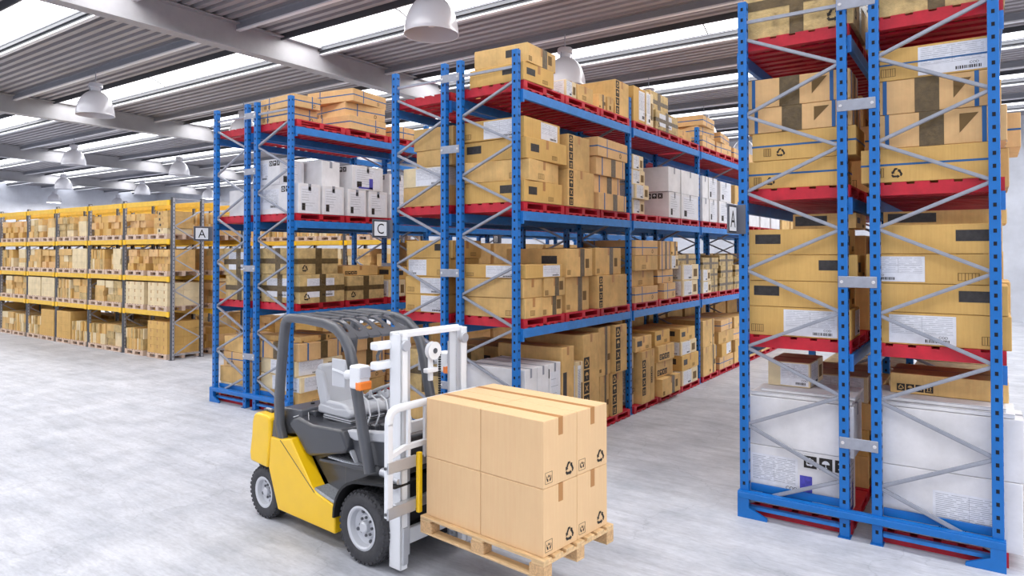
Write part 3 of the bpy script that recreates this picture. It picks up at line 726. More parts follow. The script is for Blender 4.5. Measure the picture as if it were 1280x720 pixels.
# ---- centre rack, left half
load(M0, 0, 3, [], pal=True)
load(M0, 1, 3, [T(.24, 'plain', .05, 1.0, .1, .9)]); load(M0, 2, 3, [T(.4, 'taped', .05, 1.0, .1, .8)])
load(M0, 0, 2, [T(.29, 'plain', .02, .8, .15, 1.06, 0), T(.29, 'cover', .02, .8, .15, 1.0, 0), T(.24, 'plain', .02, .8, .42, 1.12, -2), T(.33, 'hatch', .02, .8, .36, 1.1, 2)])
load(M0, 0, 1, [T(.27, 'lab', .02, .7, .2, 1.02, 0), T(.26, 'lab', .02, .7, .2, .98, 1), T(.27, 'barcode', .02, .7, .22, 1.08, -1), T(.26, 'black', .02, .7, .22, 1.12, 0)])
load(M0, 0, 0, [T(.62, 'sym', .02, .8, .1, 1.1, 0), T(.62, 'tape', .02, .8, .1, 1.1, 0)])
load(M0, 1, 2, [T(.4, 'taped', .05, 1., .1, 1.1), T(.36, 'plain', .05, 1., .1, 1.1)]); load(M0, 1, 1, [T(.34, 'sym', .05, 1., .1, 1.1), T(.34, 'taped', .05, 1., .1, 1.1)])
load(M0, 1, 0, [T(.6, 'sym', .05, 1., .1, 1.1), T(.6, 'taped', .05, 1., .1, 1.1)])
load(M0, 2, 2, [T(.5, 'hatch', .05, 1., .1, 1.1)]); load(M0, 2, 1, [T(.5, 'taped', .05, 1., .1, 1.1)]); load(M0, 2, 0, [T(.6, 'plain', .05, 1., .1, 1.1)])
for n in range(3, 15):
    load(M0, n, 3, [T(.3, 'plain', .1, .95)] if n % 2 else [], stuff=True, pal=n < 9)
    load(M0, n, 2, [T(.5, 'white' if 4 <= n < 9 else 'plain', .05, .9)], stuff=True, pal=n < 9)
    load(M0, n, 1, [T(.45, 'plain', .02, .98), T(.4, 'tape', .05, 1.0)], stuff=True, pal=n < 9)
    load(M0, n, 0, [T(.8, 'taped', .02, 1.0), T(.5, 'hatch', .05, 1.0)], stuff=True, pal=n < 9)
# ---- left blue rack
load(L1, 0, 3, [T(.24, 'strap', .02, .6, .0, .9, 0), T(.22, 'strap', .02, .6, .02, 1.0, -3)])
load(L1, 1, 3, [T(.26, 'strap', .0, 1.0, .12, 1.12, 4), T(.26, 'strap', .1, 1.05, .0, 1.05, -6), T(.24, 'strap', .0, 1.0, .0, 1.12, 8)])
load(L1, 2, 3, [T(.24, 'strap', .15, .9, .12, 1.12, 0)])
load(L1, 0, 2, [(.52, [('whiteprint', .02, .50, .0, 1.12, 0), ('whiteprint', .54, 1.04, .0, 1.12, 0)]), (.46, [('whiteprint', .02, .55, -.1, .6, 0), ('white', .62, 1.04, .0, 1.0, 0)])])
load(L1, 1, 2, [(.50, [('whiteprint', .02, .48, .0, 1.12, 0), ('whiteprint', .54, 1.04, .0, 1.12, 0)]), T(.46, 'whiteblue', .12, .92, .0, 1.12, 0)])
load(L1, 2, 2, [(.48, [('whiteprint', .02, .45, .0, 1.12, 0), ('whiteprint', .52, 1.04, .0, 1.12, 0)]), T(.42, 'whiteprint', .1, .7, .0, 1.0, 0)])
load(L1, 0, 1, [T(.50, 'tapelab', .02, 1.02, .08, 1.16, 0), T(.46, 'tape', .02, .9, .0, 1.12, 0)])
load(L1, 1, 1, [T(.44, 'tape', .02, .95, .08, 1.12, 0), T(.19, 'sym', .1, 1.0, .0, .9, 0)])
load(L1, 2, 1, [(.34, [('cover', .0, .45, .08, 1.12, 0), ('black', .5, 1.0, .1, 1.12, 0)]), T(.25, 'black', .1, .9, .08, 1.12, 0)])
load(L1, 0, 0, [T(.26, 'hatch', .02, 1.0, .08, 1.1, 3), T(.27, 'cover', .02, 1.04, .1, 1.14, 3), T(.27, 'cover', .02, 1.04, .08, 1.1, -3), T(.3, 'strapv', .02, .98, .05, 1.12, 2), T(.1, 'taped', .1, 1., .0, 1.0, 5)])
load(L1, 1, 0, [T(.26, 'hatch', .02, 1.0, .08, 1.1, -3), T(.27, 'strap', .02, 1.0, .1, 1.12, 3), T(.3, 'strapv', .02, 1.0, .08, 1.1, 0), T(.28, 'strapv', .02, .98, .05, 1.12, 2)])
load(L1, 2, 0, [T(.26, 'strap', .02, .9, .08, 1.1, -3), T(.27, 'strap', .02, .98, .1, 1.12, 3), T(.27, 'strap', .02, 1.0, .08, 1.1, 0), T(.26, 'hatch', .02, .98, .05, 1.12, 2)])
load(L0, 0, 3, [])
load(L0, 0, 2, [T(.48, 'white', .02, .8, .35, 1.12, 0)])
load(L0, 0, 1, [T(.46, 'tape', .02, .9, .25, 1.12, 0), T(.5, 'tapelab', .02, .9, .2, 1.1, 0)])
load(L0, 0, 0, [T(.24, 'cover', .02, .9, .1, 1.08, 0), T(.3, 'hatch', .02, .9, .08, 1.12, 0), T(.28, 'strap', .02, .9, .2, 1.12, 2), T(.28, 'hatch', .02, .9, .2, 1.1, -3)])
for n in (1, 2):
    load(L0, n, 3, []); load(L0, n, 2, [T(.5, 'white', .1, .9, .3, 1.1)]); load(L0, n, 1, [T(.4, 'tape', .1, .9, .4, 1.1)]); load(L0, n, 0, [T(.4, 'hatch', .1, .9, .3, 1.1), T(.4, 'strap', .1, .9, .3, 1.1)])
for n in range(3, 12):
    load(L1, n, 3, [T(.3, 'strap', .1, .95)] if n % 2 else [], stuff=True, pal=n < 9)
    load(L1, n, 2, [T(.4, 'white' if n % 3 else 'plain', .05, .9)], stuff=True, pal=n < 9)
    load(L1, n, 1, [T(.6, 'plain', .02, 1.0), T(.5, 'hatch', .05, 1.02)], stuff=True, pal=n < 9)
    load(L1, n, 0, [T(.8, 'strap', .02, 1.0), T(.5, 'hatch', .02, 1.0)], stuff=True, pal=n < 9)

# ------------------------------------------------------------------ yellow racks
YX = [-17.40, -19.90, -21.98, -24.16, -26.34, -28.62, -30.8]
YLV = (1.25, 2.17, 3.15, 4.17)
def ypost(end):
    m = MB(); c = 'rack_light' if end else 'rack_grey'
    m.cbox(-.045, .045, 0, .08, 0, 4.24, 'rack_grey', .004)
    m.box(.0445, .0475, .012, .068, 0, 4.22, 'rack_light')
    m.box(-.02, .02, -.003, 0, 0, 4.22, 'rack_grey')
    z = .08
    while z < 4.15:
        m.box(.047, .0485, .030, .050, z, z+.03, 'hole_dark'); z += .10
    m.box(-.052, .052, -.03, .10, 0, .01, 'rack_grey')
    return m.mesh('upright_post')
YP = ypost(False)
m = MB(); z = .12; s_ = 0
while z+.42 < 4.2:
    a, b = ((.08, z), (.80, z+.42)) if s_ == 0 else ((.80, z), (.08, z+.42))
    m.bar((0, a[0], a[1]), (0, b[0], b[1]), .03, .03, 'rack_light'); z += .42; s_ ^= 1
m.bar((0, .08, 4.2), (0, .80, 4.2), .03, .03, 'rack_light'); m.bar((0, .08, .12), (0, .80, .12), .03, .03, 'rack_light')
YB = m.mesh('lacing_brace')
def yrack(xs, y, lab):
    r = empty('pallet_rack', (xs[0], y, 0)); 
    for i, x in enumerate(xs):
        for yy in (0, .80): link('upright_post', YP, r, (x-xs[0], yy, 0))
        link('lacing_brace', YB, r, (x-xs[0], 0, 0))
        if i+1 < len(xs):
            L_ = x-xs[i+1]-.09
            for z in YLV:
                for yy in (-.02, .86):
                    m = MB().cbox(-L_-.045, -.045, yy, yy+.04, -.13, 0, 'rack_yellow', .004)
                    for e in (-.045, -L_-.045): m.box(e-(.12 if e > -1 else 0), e+(0 if e > -1 else .12), yy-.012, yy-.0, -.14, -.002, 'rack_yellow_clip')
                    m.build('shelf_beam', r, loc=(x-xs[0], 0, z))
    return tag(r, lab, 'pallet rack', 'yellow and grey pallet racks')
yrack(YX, 9.56, 'yellow and grey pallet rack row, front one, loaded with small cartons')
Y2 = [-13.1-2.3*k for k in range(9)]
yrack(Y2, 13.6, 'yellow and grey pallet rack row standing behind the front yellow row')
yrack(YX, 10.80, 'yellow and grey pallet rack row standing back to back with the front one')
def wood_pallet(w=.98, d=.92):
    m = MB()
    for i in range(7): x = -w/2+i*(w-.1)/6; m.box(x, x+.1, -d/2, d/2, .118, .138, 'pallet_wood')
    for y in (-d/2, -.05, d/2-.1): m.box(-w/2, w/2, y, y+.1, .098, .118, 'pallet_wood'); m.box(-w/2, w/2, y, y+.1, 0, .018, 'pallet_wood')
    for x in (-w/2, -.07, w/2-.14):
        for y in (-d/2, -.05, d/2-.1): m.box(x, x+.14, y, y+.1, .018, .098, 'pallet_wood')
    return m.mesh('wooden_pallet')
WPM = wood_pallet()
BN = ('first', 'second', 'third', 'fourth', 'fifth', 'sixth', 'seventh', 'eighth', 'ninth', 'tenth', 'eleventh', 'twelfth', 'thirteenth')
YLN = ('floor', 'lowest shelf', 'middle shelf', 'upper shelf')
def ycell(bay, side, lv, pat, xs=YX, y=9.56, ind=False, row=''):
    xr, xl = xs[bay]-.06, xs[bay+1]+.06
    W = (xr-xl)/2
    cx = xl+W*(.5 if side == 0 else 1.5); z = 0 if lv == 0 else YLV[lv-1]
    z += .0015 if lv else .0005
    p = link('wooden_pallet', WPM, None, (cx, y+.44, z)); p.scale = (min(1, (W-.03)/.98), 1, 1)
    sd = 'left' if side == 0 else 'right'
    tag(p, 'pale wooden pallet, %s side, %s bay from the right, %s, %syellow rack' % (sd, BN[bay], YLN[lv], row), 'pallet', 'wooden pallets in the yellow racks')
    z += .139; w = min(W-.08, .98); d = .88
    rn = random.Random(bay*100+side*10+lv+int(y*3)); items = []
    if pat == 'block':
        nz, nx = 3 if lv else 4, 3
        hh = .58/nz*1.05 if lv else .21; bw = w/nx
        for k in range(nz):
            for i in range(nx):
                for j in range(2): items.append((-w/2+i*bw, -w/2+(i+1)*bw-.004, -d/2+j*d/2, -d/2+(j+1)*d/2-.004, k*hh, (k+1)*hh-.003, ('card_gold' if lv == 0 else 'card_cream'), k, i, j))
    elif pat == 'flat':
        for k in range(2):
            x = -w/2; i = 0
            while x < w/2-.08:
                t = rn.choice((.07, .09, .12)); hh = .27+rn.uniform(-.02, .02) if k else .3
                if not (k and rn.random() < .15): items.append((x, x+t-.004, -d/2+rn.uniform(0, .05), d/2-.02, k*.302, k*.302+hh, rn.choice(('card_tan', 'card_gold', 'card_cream', 'card_olive')), k, i, 0))
                x += t; i += 1
    elif pat == 'mix':
        for k in range(3):
            nx = rn.choice((2, 3, 3)); bw = w/nx
            for i in range(nx):
                items.append((-w/2+i*bw, -w/2+(i+1)*bw-rn.uniform(.004, .04), -d/2+rn.uniform(0, .08), d/2-.05, k*.2, k*.2+.197, rn.choice(('card_tan', 'card_cream', 'card_olive', 'card_tan')), k, i, 0))
    elif pat == 'stack':
        for k in range(4):
            a = rn.uniform(-.03, .05); items.append((-.05+a, w/2-.04+a, -d/2, d/2-.2, k*.150, k*.150+.148, rn.choice(('card_cream', 'card_tan')), k, 1, 0))
        for k in range(3): items.append((-w/2, -.1, -d/2+.15, d/2-.1, k*.15, k*.15+.148, 'card_tan', k, 0, 0))
    elif pat == 'jumble':
        for k in range(3):
            nx = 3-(k == 2); bw = w/nx*.96
            for i in range(nx):
                items.append((-w/2+i*bw+rn.uniform(0, .03), -w/2+(i+1)*bw-.005, -d/2+rn.uniform(0, .15), d/2-.1, k*.19, k*.19+.188, rn.choice(('card_gold', 'card_tan', 'card_peach')), k, i, 0))
    for x0, x1, y0, y1, z0, z1, mt, k, i, j in items:
        if ind:
            w_, d_, h_ = x1-x0, y1-y0, z1-z0
            b = MB().box(-w_/2, w_/2, -d_/2, d_/2, 0, h_, mt)
            fr = .45 if pat != 'flat' else .3
            o = b.build('carton', loc=(cx+(x0+x1)/2, y+.44+(y0+y1)/2, z+z0))
            t = MB().box(-.02, .02, -d_/2-.0012, d_/2+.0012, h_, h_+.0012, 'tape_tan').box(-.02, .02, -d_/2-.0014, -d_/2, h_*.6, h_, 'tape_tan'); 
            if w_ > .15: t.build('tape', o)
            if pat in ('stack', 'mix') and i != 0: MB().box(-w_*.35, -w_*.35+.07, -d_/2-.002, -d_/2, h_*.35, h_*.8, 'black_patch').build('black_patch', o)
            num = BN[i]
            tag(o, 'small %s carton%s, tier %s, %s column, %s pallet, first bay, %s, yellow rack' % ('upright flat' if pat == 'flat' else 'pale' if mt == 'card_cream' else 'tan', ' behind' if j else '', ('one', 'two', 'three', 'four')[k], num, sd, YLN[lv]), 'box', 'small cartons in the near bay of the yellow rack')
            NCART[0] += 1
        else:
            STUFF.box(x0, x1, y0, y1, z0, z1, mt, Matrix.Translation((cx, y+.44, z)))
PT = [  # per bay from the right: four levels of (left pallet, right pallet)
    [('flat', 'block'), ('block', 'block'), ('jumble', 'jumble'), ('jumble', 'stack')],
    [('flat', 'mix'), ('stack', 'mix'), ('flat', 'stack'), ('jumble', 'jumble')],
    [('block', 'flat'), ('flat', 'mix'), ('mix', 'block'), ('mix', 'stack')],
    [('flat', 'block'), ('block', 'block'), ('mix', 'jumble'), ('mix', 'stack')],
    [('mix', 'flat'), ('stack', 'mix'), ('flat', 'stack'), ('jumble', 'jumble')],
    [('flat', 'block'), ('block', 'mix'), ('mix', 'jumble'), ('stack', 'jumble')]]
for b in range(6):
    for lv in range(4):
        for s in (0, 1): ycell(b, s, lv, PT[b][lv][s], ind=(b == 0))
rn = random.Random(3)
for b in range(6):
    for lv in range(4):
        for s in (0, 1): ycell(b, s, lv, rn.choice(('block', 'flat', 'mix', 'jumble', 'stack')), xs=Y2, y=13.6, row='rear ')
for b in range(6):
    for lv in range(4):
        for s in (0, 1): ycell(b, s, lv, rn.choice(('block', 'flat', 'mix', 'jumble')), y=10.80, row='middle ')
tag(STUFF.build('stacked_carton'), 'small tan cartons packed on the distant pallets of all the racks', 'boxes', kind='stuff')
print('CARTONS', NCART[0])
# ------------------------------------------------------------------ forklift
TH = rad(-4.2)
fk = empty('forklift', (-4.504, 4.285, 0), TH)
tag(fk, 'yellow and grey forklift truck with white mast, carrying boxes on a wooden pallet', 'forklift')
WD = 1.10
def wheel(cx, yo, r, w, sgn, rim_r):
    # outer face at y=yo, tyre extends inwards by w*sgn
    wh = empty('wheel', (cx, yo, r)); wh.parent = fk
    y = lambda t: t*w*sgn
    prof = [(rim_r, y(.10)), (rim_r+.015, y(.04)), (r*.80, y(.0)), (r*.93, y(.05)), (r*.985, y(.16)), (r*.985, y(.84)), (r*.93, y(.95)), (r*.80, y(1.0)), (rim_r, y(.9))]
    t = MB().lathe(prof, 'rubber', 48, axis='y', closed=False)
    n = 34
    for i in range(n):
        for row in range(4):
            a = 2*pi*(i+.5*(row % 2))/n
            M = Matrix.Rotation(-a, 4, 'Y') @ Matrix.Translation((r*.985, 0, 0)) @ Matrix.Rotation(rad(18 if row % 2 else -18), 4, 'X')
            y0 = .15+row*.178
            ya, yb = sorted((y(y0+.02), y(y0+.160)))
            t.box(-.012, r*.015+.006, ya, yb, -r*2*pi/n*.36, r*2*pi/n*.36, 'tread', Matrix.Rotation(-a, 4, 'Y') @ Matrix.Translation((r*.985, 0, 0)))
    for i in range(n):   # shoulder lugs
        a = 2*pi*i/n; ya, yb = sorted((y(.03), y(.16)))
        t.box(-.02, .004, ya, yb, -r*.05, r*.05, 'tread', Matrix.Rotation(-a, 4, 'Y') @ Matrix.Translation((r*.955, 0, 0)))
    t.build('tyre', wh, smooth=45)
    p = [(rim_r+.012, y(.03)), (rim_r-.005, y(.02)), (rim_r-.02, y(.06)), (rim_r-.03, y(.26)), (rim_r*.62, y(.34)), (rim_r*.55, y(.28)), (rim_r*.30, y(.27)), (rim_r*.28, y(.12)), (rim_r*.20, y(.08)), (0, y(.08))]
    MB().lathe(p, 'rim', 40, axis='y').build('rim', wh, smooth=35)
    nn = 8
    m = MB()
    for i in range(nn):
        a = 2*pi*i/nn; q = rim_r*.43
        m.lathe([(0, y(.22)), (.013, y(.22)), (.013, y(.30))], 'lift_grey', 6, axis='y', c=(q*cos(a), 0, q*sin(a)))
    for i in range(4):
        a = 2*pi*i/4+.4; q = rim_r*.72
        m.lathe([(0, y(.25)), (.016, y(.25)), (.016, y(.36))], 'lift_grey', 6, axis='y', c=(q*cos(a), 0, q*sin(a)))
    m.build('wheel_nut', wh)
wheel(-.13, 0, .325, .26, 1, .185); wheel(-.13, WD, .325, .26, -1, .185)
wheel(-1.80, .05, .27, .22, 1, .15); wheel(-1.80, WD-.05, .27, .22, -1, .15)
# chassis
MB().box(-1.62, .12, .30, .80, .17, .74, 'lift_black').box(-1.95, -1.55, .32, .78, .28, .6, 'lift_black').build('chassis', fk)
MB().tube([(-.13, .2, .325), (-.13, .9, .325)], .07, 'lift_black', 12).build('drive_axle', fk)
MB().tube([(-1.80, .2, .27), (-1.80, .9, .27)], .055, 'lift_black', 12).build('steer_axle', fk)
# counterweight and side panels
cw = [(-2.02, .57), (-2.035, .66), (-2.00, .84), (-1.985, 1.0), (-1.955, 1.075), (-1.90, 1.10), (-1.70, 1.09), (-1.655, 1.06), (-1.655, .84), (-1.695, .55)]
MB().prism(cw, .03, WD-.03, 'lift_yellow').build('counterweight', fk, smooth=40, bevel=.022, seg=3)
MB().prism([(-1.95, .48), (-1.66, .46), (-1.62, .58), (-2.0, .58)], .10, WD-.10, 'lift_dark').build('rear_underplate', fk, bevel=.01)
MB().box(-1.93, -1.86, .13, .20, 1.095, 1.12, 'lift_grey').box(-1.84, -1.77, .13, .20, 1.09, 1.12, 'lift_grey').box(-1.91, -1.80, .14, .17, 1.11, 1.13, 'lift_silver').build('tow_latch', fk, bevel=.006)
sp = [(-1.645, .885), (-1.675, .56), (-1.50, .165), (-.55, .155), (-.555, .415), (-.835, .475), (-.90, .50), (-1.285, .925), (-1.46, .885)]
for a, b in ((.035, .19), (WD-.19, WD-.035)):
    MB().prism(sp, a, b, 'lift_yellow').build('side_panel', fk, smooth=35, bevel=.014, seg=3)
    mm = MB()
    q = .034 if a < .5 else WD-.0355
    mm.bar((-1.46, q, .88), (-.87, q, .475), .006, .004, 'lift_dark', up=(1, 0, 0))
    mm.build('panel_seam', fk)
MB().prism([(-.90, .485), (-.56, .425), (-.56, .455), (-.88, .52)], .05, .33, 'tread_plate').build('entry_step', fk)
MB().prism([(-.90, .485), (-.56, .425), (-.56, .455), (-.88, .52)], WD-.33, WD-.05, 'tread_plate').build('entry_step', fk)
# dark body under the hood
MB().prism([(-1.30, .90), (-.87, .50), (-.56, .47), (-.42, .76), (-.15, .80), (-.15, .86), (-.75, .80), (-1.10, .92)], .20, WD-.20, 'lift_dark').build('lower_body', fk, smooth=35, bevel=.02, seg=3)
MB().prism([(-.95, .74), (-.25, .78), (-.2, .80), (-.2, .825), (-.92, .775)], .13, WD-.13, 'lift_dark').build('floor_pan', fk, bevel=.008)
m = MB().box(-.80, -.20, .14, WD-.14, .80, .815, 'tread_plate')
for i in range(22): x = -.79+i*.027; m.box(x, x+.010, .15, WD-.15, .815, .821, 'lift_silver')
m.build('floor_plate', fk)
hood = [(-1.42, 1.02), (-1.38, 1.09), (-1.25, 1.13), (-1.02, 1.09), (-.56, 1.115), (-.52, 1.08), (-.445, .95), (-.50, .90), (-1.05, .775), (-1.12, .79), (-1.27, .93)]
MB().prism(hood, .10, WD-.10, 'lift_dark').build('engine_hood', fk, smooth=35, bevel=.03, seg=3)
MB().prism([(-1.50, .95), (-1.50, 1.13), (-1.20, 1.175), (-1.18, 1.0)], .26, WD-.26, 'lift_dark').build('hood_recess', fk, bevel=.015)
MB().prism([(-1.72, .86), (-1.72, 1.10), (-1.66, 1.165), (-1.30, 1.185), (-1.28, .95)], .17, WD-.17, 'lift_grey').build('rear_deck', fk, smooth=35, bevel=.02, seg=3)
MB().lathe([(0, 1.19), (.02, 1.19), (.022, 1.17)], 'lift_black', 12, c=(-1.5, .45, 0)).lathe([(0, 1.195), (.02, 1.195), (.022, 1.17)], 'lift_black', 12, c=(-1.38, .75, 0)).build('deck_cap', fk)
m = MB(); m.bar((-1.36, .12, 1.115), (-1.30, .26, 1.145), .008, .004, 'lift_white'); m.bar((-1.30, .26, 1.145), (-1.12, .14, 1.12), .008, .004, 'lift_white'); m.build('hood_trim', fk)
# front fenders
for a, b, sg in ((-.01, .27, 1), (WD-.27, WD+.01, -1)):
    o_ = [(-.13+.40*cos(t), .325+.40*sin(t)+.02) for t in [rad(x) for x in (182, 168, 155, 142, 130, 118, 106, 96)]]
    i_ = [(-.13+.375*cos(t), .325+.375*sin(t)+.02) for t in [rad(x) for x in (96, 106, 118, 130, 142, 155, 168, 182)]]
    poly = o_+[(.06, .775), (.34, .80), (.34, .78), (.06, .75)]+i_
    MB().prism(poly, a, b, 'lift_black').build('front_fender', fk, smooth=40)
    MB().prism([(-.60, .40), (-.60, .74), (-.50, .80), (.0, .86), (.15, .84), (.15, .76), (-.25, .72), (-.45, .58), (-.53, .40)], (.19 if sg == 1 else WD-.27), (.27 if sg == 1 else WD-.19), 'lift_dark').build('wheel_housing', fk, smooth=40, bevel=.01)
# cowl in front of the driver
MB().prism([(-.16, .80), (-.12, 1.06), (-.06, 1.13), (.16, 1.13), (.20, .80)], .22, WD-.22, 'lift_grey').build('front_cowl', fk, smooth=35, bevel=.02, seg=2)
MB().prism([(-.60, 1.06), (-.56, 1.10), (.16, 1.19), (.18, 1.10), (-.44, 1.02)], .17, .25, 'seat_grey').build('side_rail', fk, smooth=35, bevel=.015, seg=2)
MB().prism([(-.58, 1.02), (.16, 1.10), (.16, .86), (-.40, .82), (-.45, .92)], .185, .24, 'lift_grey').build('side_guard', fk, bevel=.01)
MB().prism([(-.55, 1.06), (-.46, .92), (-.40, .82), (-.52, .94), (-.60, 1.06)], .15, .25, 'seat_grey').build('side_strip', fk)
# overhead guard
def arc(c, r, a0, a1, n): return [(c[0]+r*cos(rad(a0+(a1-a0)*i/n)), c[1]+r*sin(rad(a0+(a1-a0)*i/n))) for i in range(n+1)]
path = [(-1.50, .84), (-1.575, 1.02), (-1.585, 1.25), (-1.55, 1.6), (-1.50, 1.95), (-1.475, 2.06), (-1.44, 2.11), (-1.37, 2.13), (-1.1, 2.13), (-.78, 2.11), (-.62, 2.07), (-.50, 1.99), (-.42, 1.88), (-.37, 1.74), (-.31, 1.50), (-.22, 1.15), (-.12, .80)]
for yc in (.10, WD-.10):
    MB().sweep([(x, yc, z) for x, z in path], .085, .085, 'lift_grey').build('guard_pillar', fk, smooth=50)
MB().prism([(-1.50, .84), (-1.66, .87), (-1.63, 1.06), (-1.55, 1.05)], .06, .14, 'lift_grey').prism([(-1.50, .84), (-1.66, .87), (-1.63, 1.06), (-1.55, 1.05)], WD-.14, WD-.06, 'lift_grey').build('pillar_foot', fk, bevel=.01)
MB().sweep([(-1.46, .10, 2.13), (-1.46, WD-.10, 2.13)], .09, .05, 'lift_grey', side=(1, 0, 0)).build('roof_crossbar', fk)
for i in range(4):
    y = .28+i*.18
    MB().sweep([(-1.46, y, 2.145), (-.80, y, 2.135)], .035, .04, 'lift_grey').build('roof_bar', fk)
MB().sweep([(-.98, .10, 2.13), (-.98, WD-.10, 2.13)], .05, .045, 'lift_grey', side=(1, 0, 0)).build('roof_crossbar', fk)
# slotted front roof plate
m = MB(); ys = [.11+i*(WD-.22)/6 for i in range(7)]
def zf(x): return 2.14 if x < -.86 else 2.14-.55*(x+.86)**2*2.2
xa, xb = -.86, -.50
def rr(i):
    y0, y1 = ys[i], ys[i+1]; c = (y0+y1)/2; hw = (y1-y0)/2-.024
    return c, hw
N = 10
for i in range(6):
    c, hw = rr(i); out = []; inn = []
    xm = (xa+xb)/2; hx = (xb-xa)/2
    for k in range(24):
        t = 2*pi*k/24; sx = max(-1, min(1, 1.35*cos(t))); sy = max(-1, min(1, 1.35*sin(t)))
        out.append((xm+hx*sx, c+(hw+.024)*sy)); inn.append((xm+(hx-.065)*(abs(cos(t))**.7)*(1 if cos(t) >= 0 else -1), c+hw*(abs(sin(t))**.7)*(1 if sin(t) >= 0 else -1)))
    vs = []
    for th in (0, -.022):
        vs += [(x, y, zf(x)+th) for x, y in out]+[(x, y, zf(x)+th) for x, y in inn]
    fs = []
    for k in range(24):
        k2 = (k+1) % 24
        fs += [(k, k2, 24+k2, 24+k), (48+k, 72+k, 72+k2, 48+k2), (24+k, 24+k2, 72+k2, 72+k), (k, 48+k, 48+k2, k2)]
    m.add(vs, fs, 'lift_grey')
m.build('roof_plate', fk, smooth=40)
# lamps with mirrors on the front pillars
for yc, sg in ((-.0, 1), (WD, -1)):
    s = empty('side_lamp', (-.16, yc, 1.68)); s.parent = fk
    MB().cbox(-.05, .10, -.075, .055, -.10, .11, 'lift_white', .015).build('housing', s, bevel=.008)
    MB().cbox(.095, .112, -.07, .05, -.0, .10, 'lamp_white', .006).build('clear_lens', s)
    MB().cbox(.045, .118, -.079, .059, -.106, -.03, 'orange', .010).build('orange_lens', s)
    MB().tube([(-.04, .0, .02), (-.16, .0, .0)], [.035, .045], 'lift_white', 14).tube([(-.10, 0, 0), (-.16, .06*sg, .0)], .02, 'lift_grey', 8).build('mount', s)
    MB().cbox(-.40, -.20, -.0, .014, -.13, .13, 'seat_grey', .006).bar((-.38, 0, .03), (-.15, 0, .0), .018, .018, 'lift_white').build('mirror', s)
# seat
st = empty('driver_seat', (-.92, .55, 1.10)); st.parent = fk
MB().prism([(-.24, .0), (-.22, .045), (.22, .035), (.22, -.01)], -.22, .22, 'lift_white').build('suspension_base', st, bevel=.008)
for z in (.0, .02): MB().box(-.235, .235, -.225, .225, z, z+.008, 'lift_grey').build('bellows', st)
MB().prism([(-.30, .05), (-.30, .12), (-.26, .155), (.0, .14), (.18, .155), (.25, .12), (.25, .07), (.18, .045)], -.24, .24, 'seat_grey').build('cushion', st, smooth=50, bevel=.035, seg=4)
for sy in (-.235, .175): MB().prism([(-.28, .13), (-.2, .19), (.10, .19), (.22, .14), (.2, .10), (-.28, .09)], sy, sy+.06, 'seat_grey').build('side_bolster', st, smooth=50, bevel=.022, seg=3)
MB().prism([(-.16, .12), (-.22, .3), (-.27, .48), (-.28, .53), (-.33, .545), (-.37, .50), (-.33, .30), (-.29, .10), (-.22, .08)], -.21, .21, 'seat_grey').build('backrest', st, smooth=50, bevel=.035, seg=4)
for sy in (-.235, .175): MB().prism([(-.13, .14), (-.17, .3), (-.24, .46), (-.33, .5), (-.36, .46), (-.31, .25), (-.26, .12)], sy, sy+.06, 'seat_grey').build('back_wing', st, smooth=50, bevel=.022, seg=3)
MB().prism([(-.02, .0), (.30, -.03), (.34, .10), (.26, .16), (.0, .17)], -.43, -.30, 'seat_grey').build('armrest_console', st, smooth=50, bevel=.03, seg=3) if False else MB().prism([(.05, .0), (.36, -.03), (.38, .08), (.30, .13), (.06, .14)], .26, .42, 'seat_grey').build('lever_console', st, smooth=50, bevel=.02, seg=3)
# levers
for i in range(3):
    y = .30+i*.07
    MB().tube([(-.42+i*.05, y, 1.13), (-.36+i*.05, y, 1.25), (-.40+i*.05, y, 1.38), (-.47+i*.05, y-.02, 1.43)], .008, 'lift_white', 7).lathe([(0, -.03), (.016, -.03), (.02, 0), (.012, .03), (0, .035)], 'seat_grey', 10, c=(-.47+i*.05, y-.02, 1.44)).build('control_lever', fk, smooth=50)
    MB().cbox(-.46+i*.05, -.38+i*.05, y-.03, y+.03, 1.08, 1.15, 'lift_grey', .012).build('lever_boot', fk)
# steering
MB().prism([(-.28, 1.08), (-.16, 1.06), (-.08, 1.10), (-.20, 1.34), (-.30, 1.40), (-.37, 1.36)], .47, .63, 'seat_grey').build('steering_column', fk, smooth=50, bevel=.02, seg=3)
sw = empty('steering_wheel', (-.46, .55, 1.43)); sw.parent = fk; sw.rotation_euler = (0, rad(-28), 0)
MB().tube([(.19*cos(2*pi*i/28), .19*sin(2*pi*i/28), 0) for i in range(29)], .018, 'rim_grey', 8, cap=False).build('rim_ring', sw, smooth=60)
m = MB()
for a in (90, 210, 330): m.tube([(0, 0, -.02), (.18*cos(rad(a)), .18*sin(rad(a)), 0)], .010, 'lift_silver', 6)
m.build('spoke', sw); MB().lathe([(0, .01), (.045, .0), (.05, -.03), (.03, -.08), (0, -.08)], 'seat_grey', 16).build('hub', sw, smooth=40)
MB().lathe([(0, .06), (.02, .05), (.022, .02), (.012, 0), (0, 0)], 'lift_grey', 10, c=(-.16, .06, .01)).build('spinner_knob', sw)
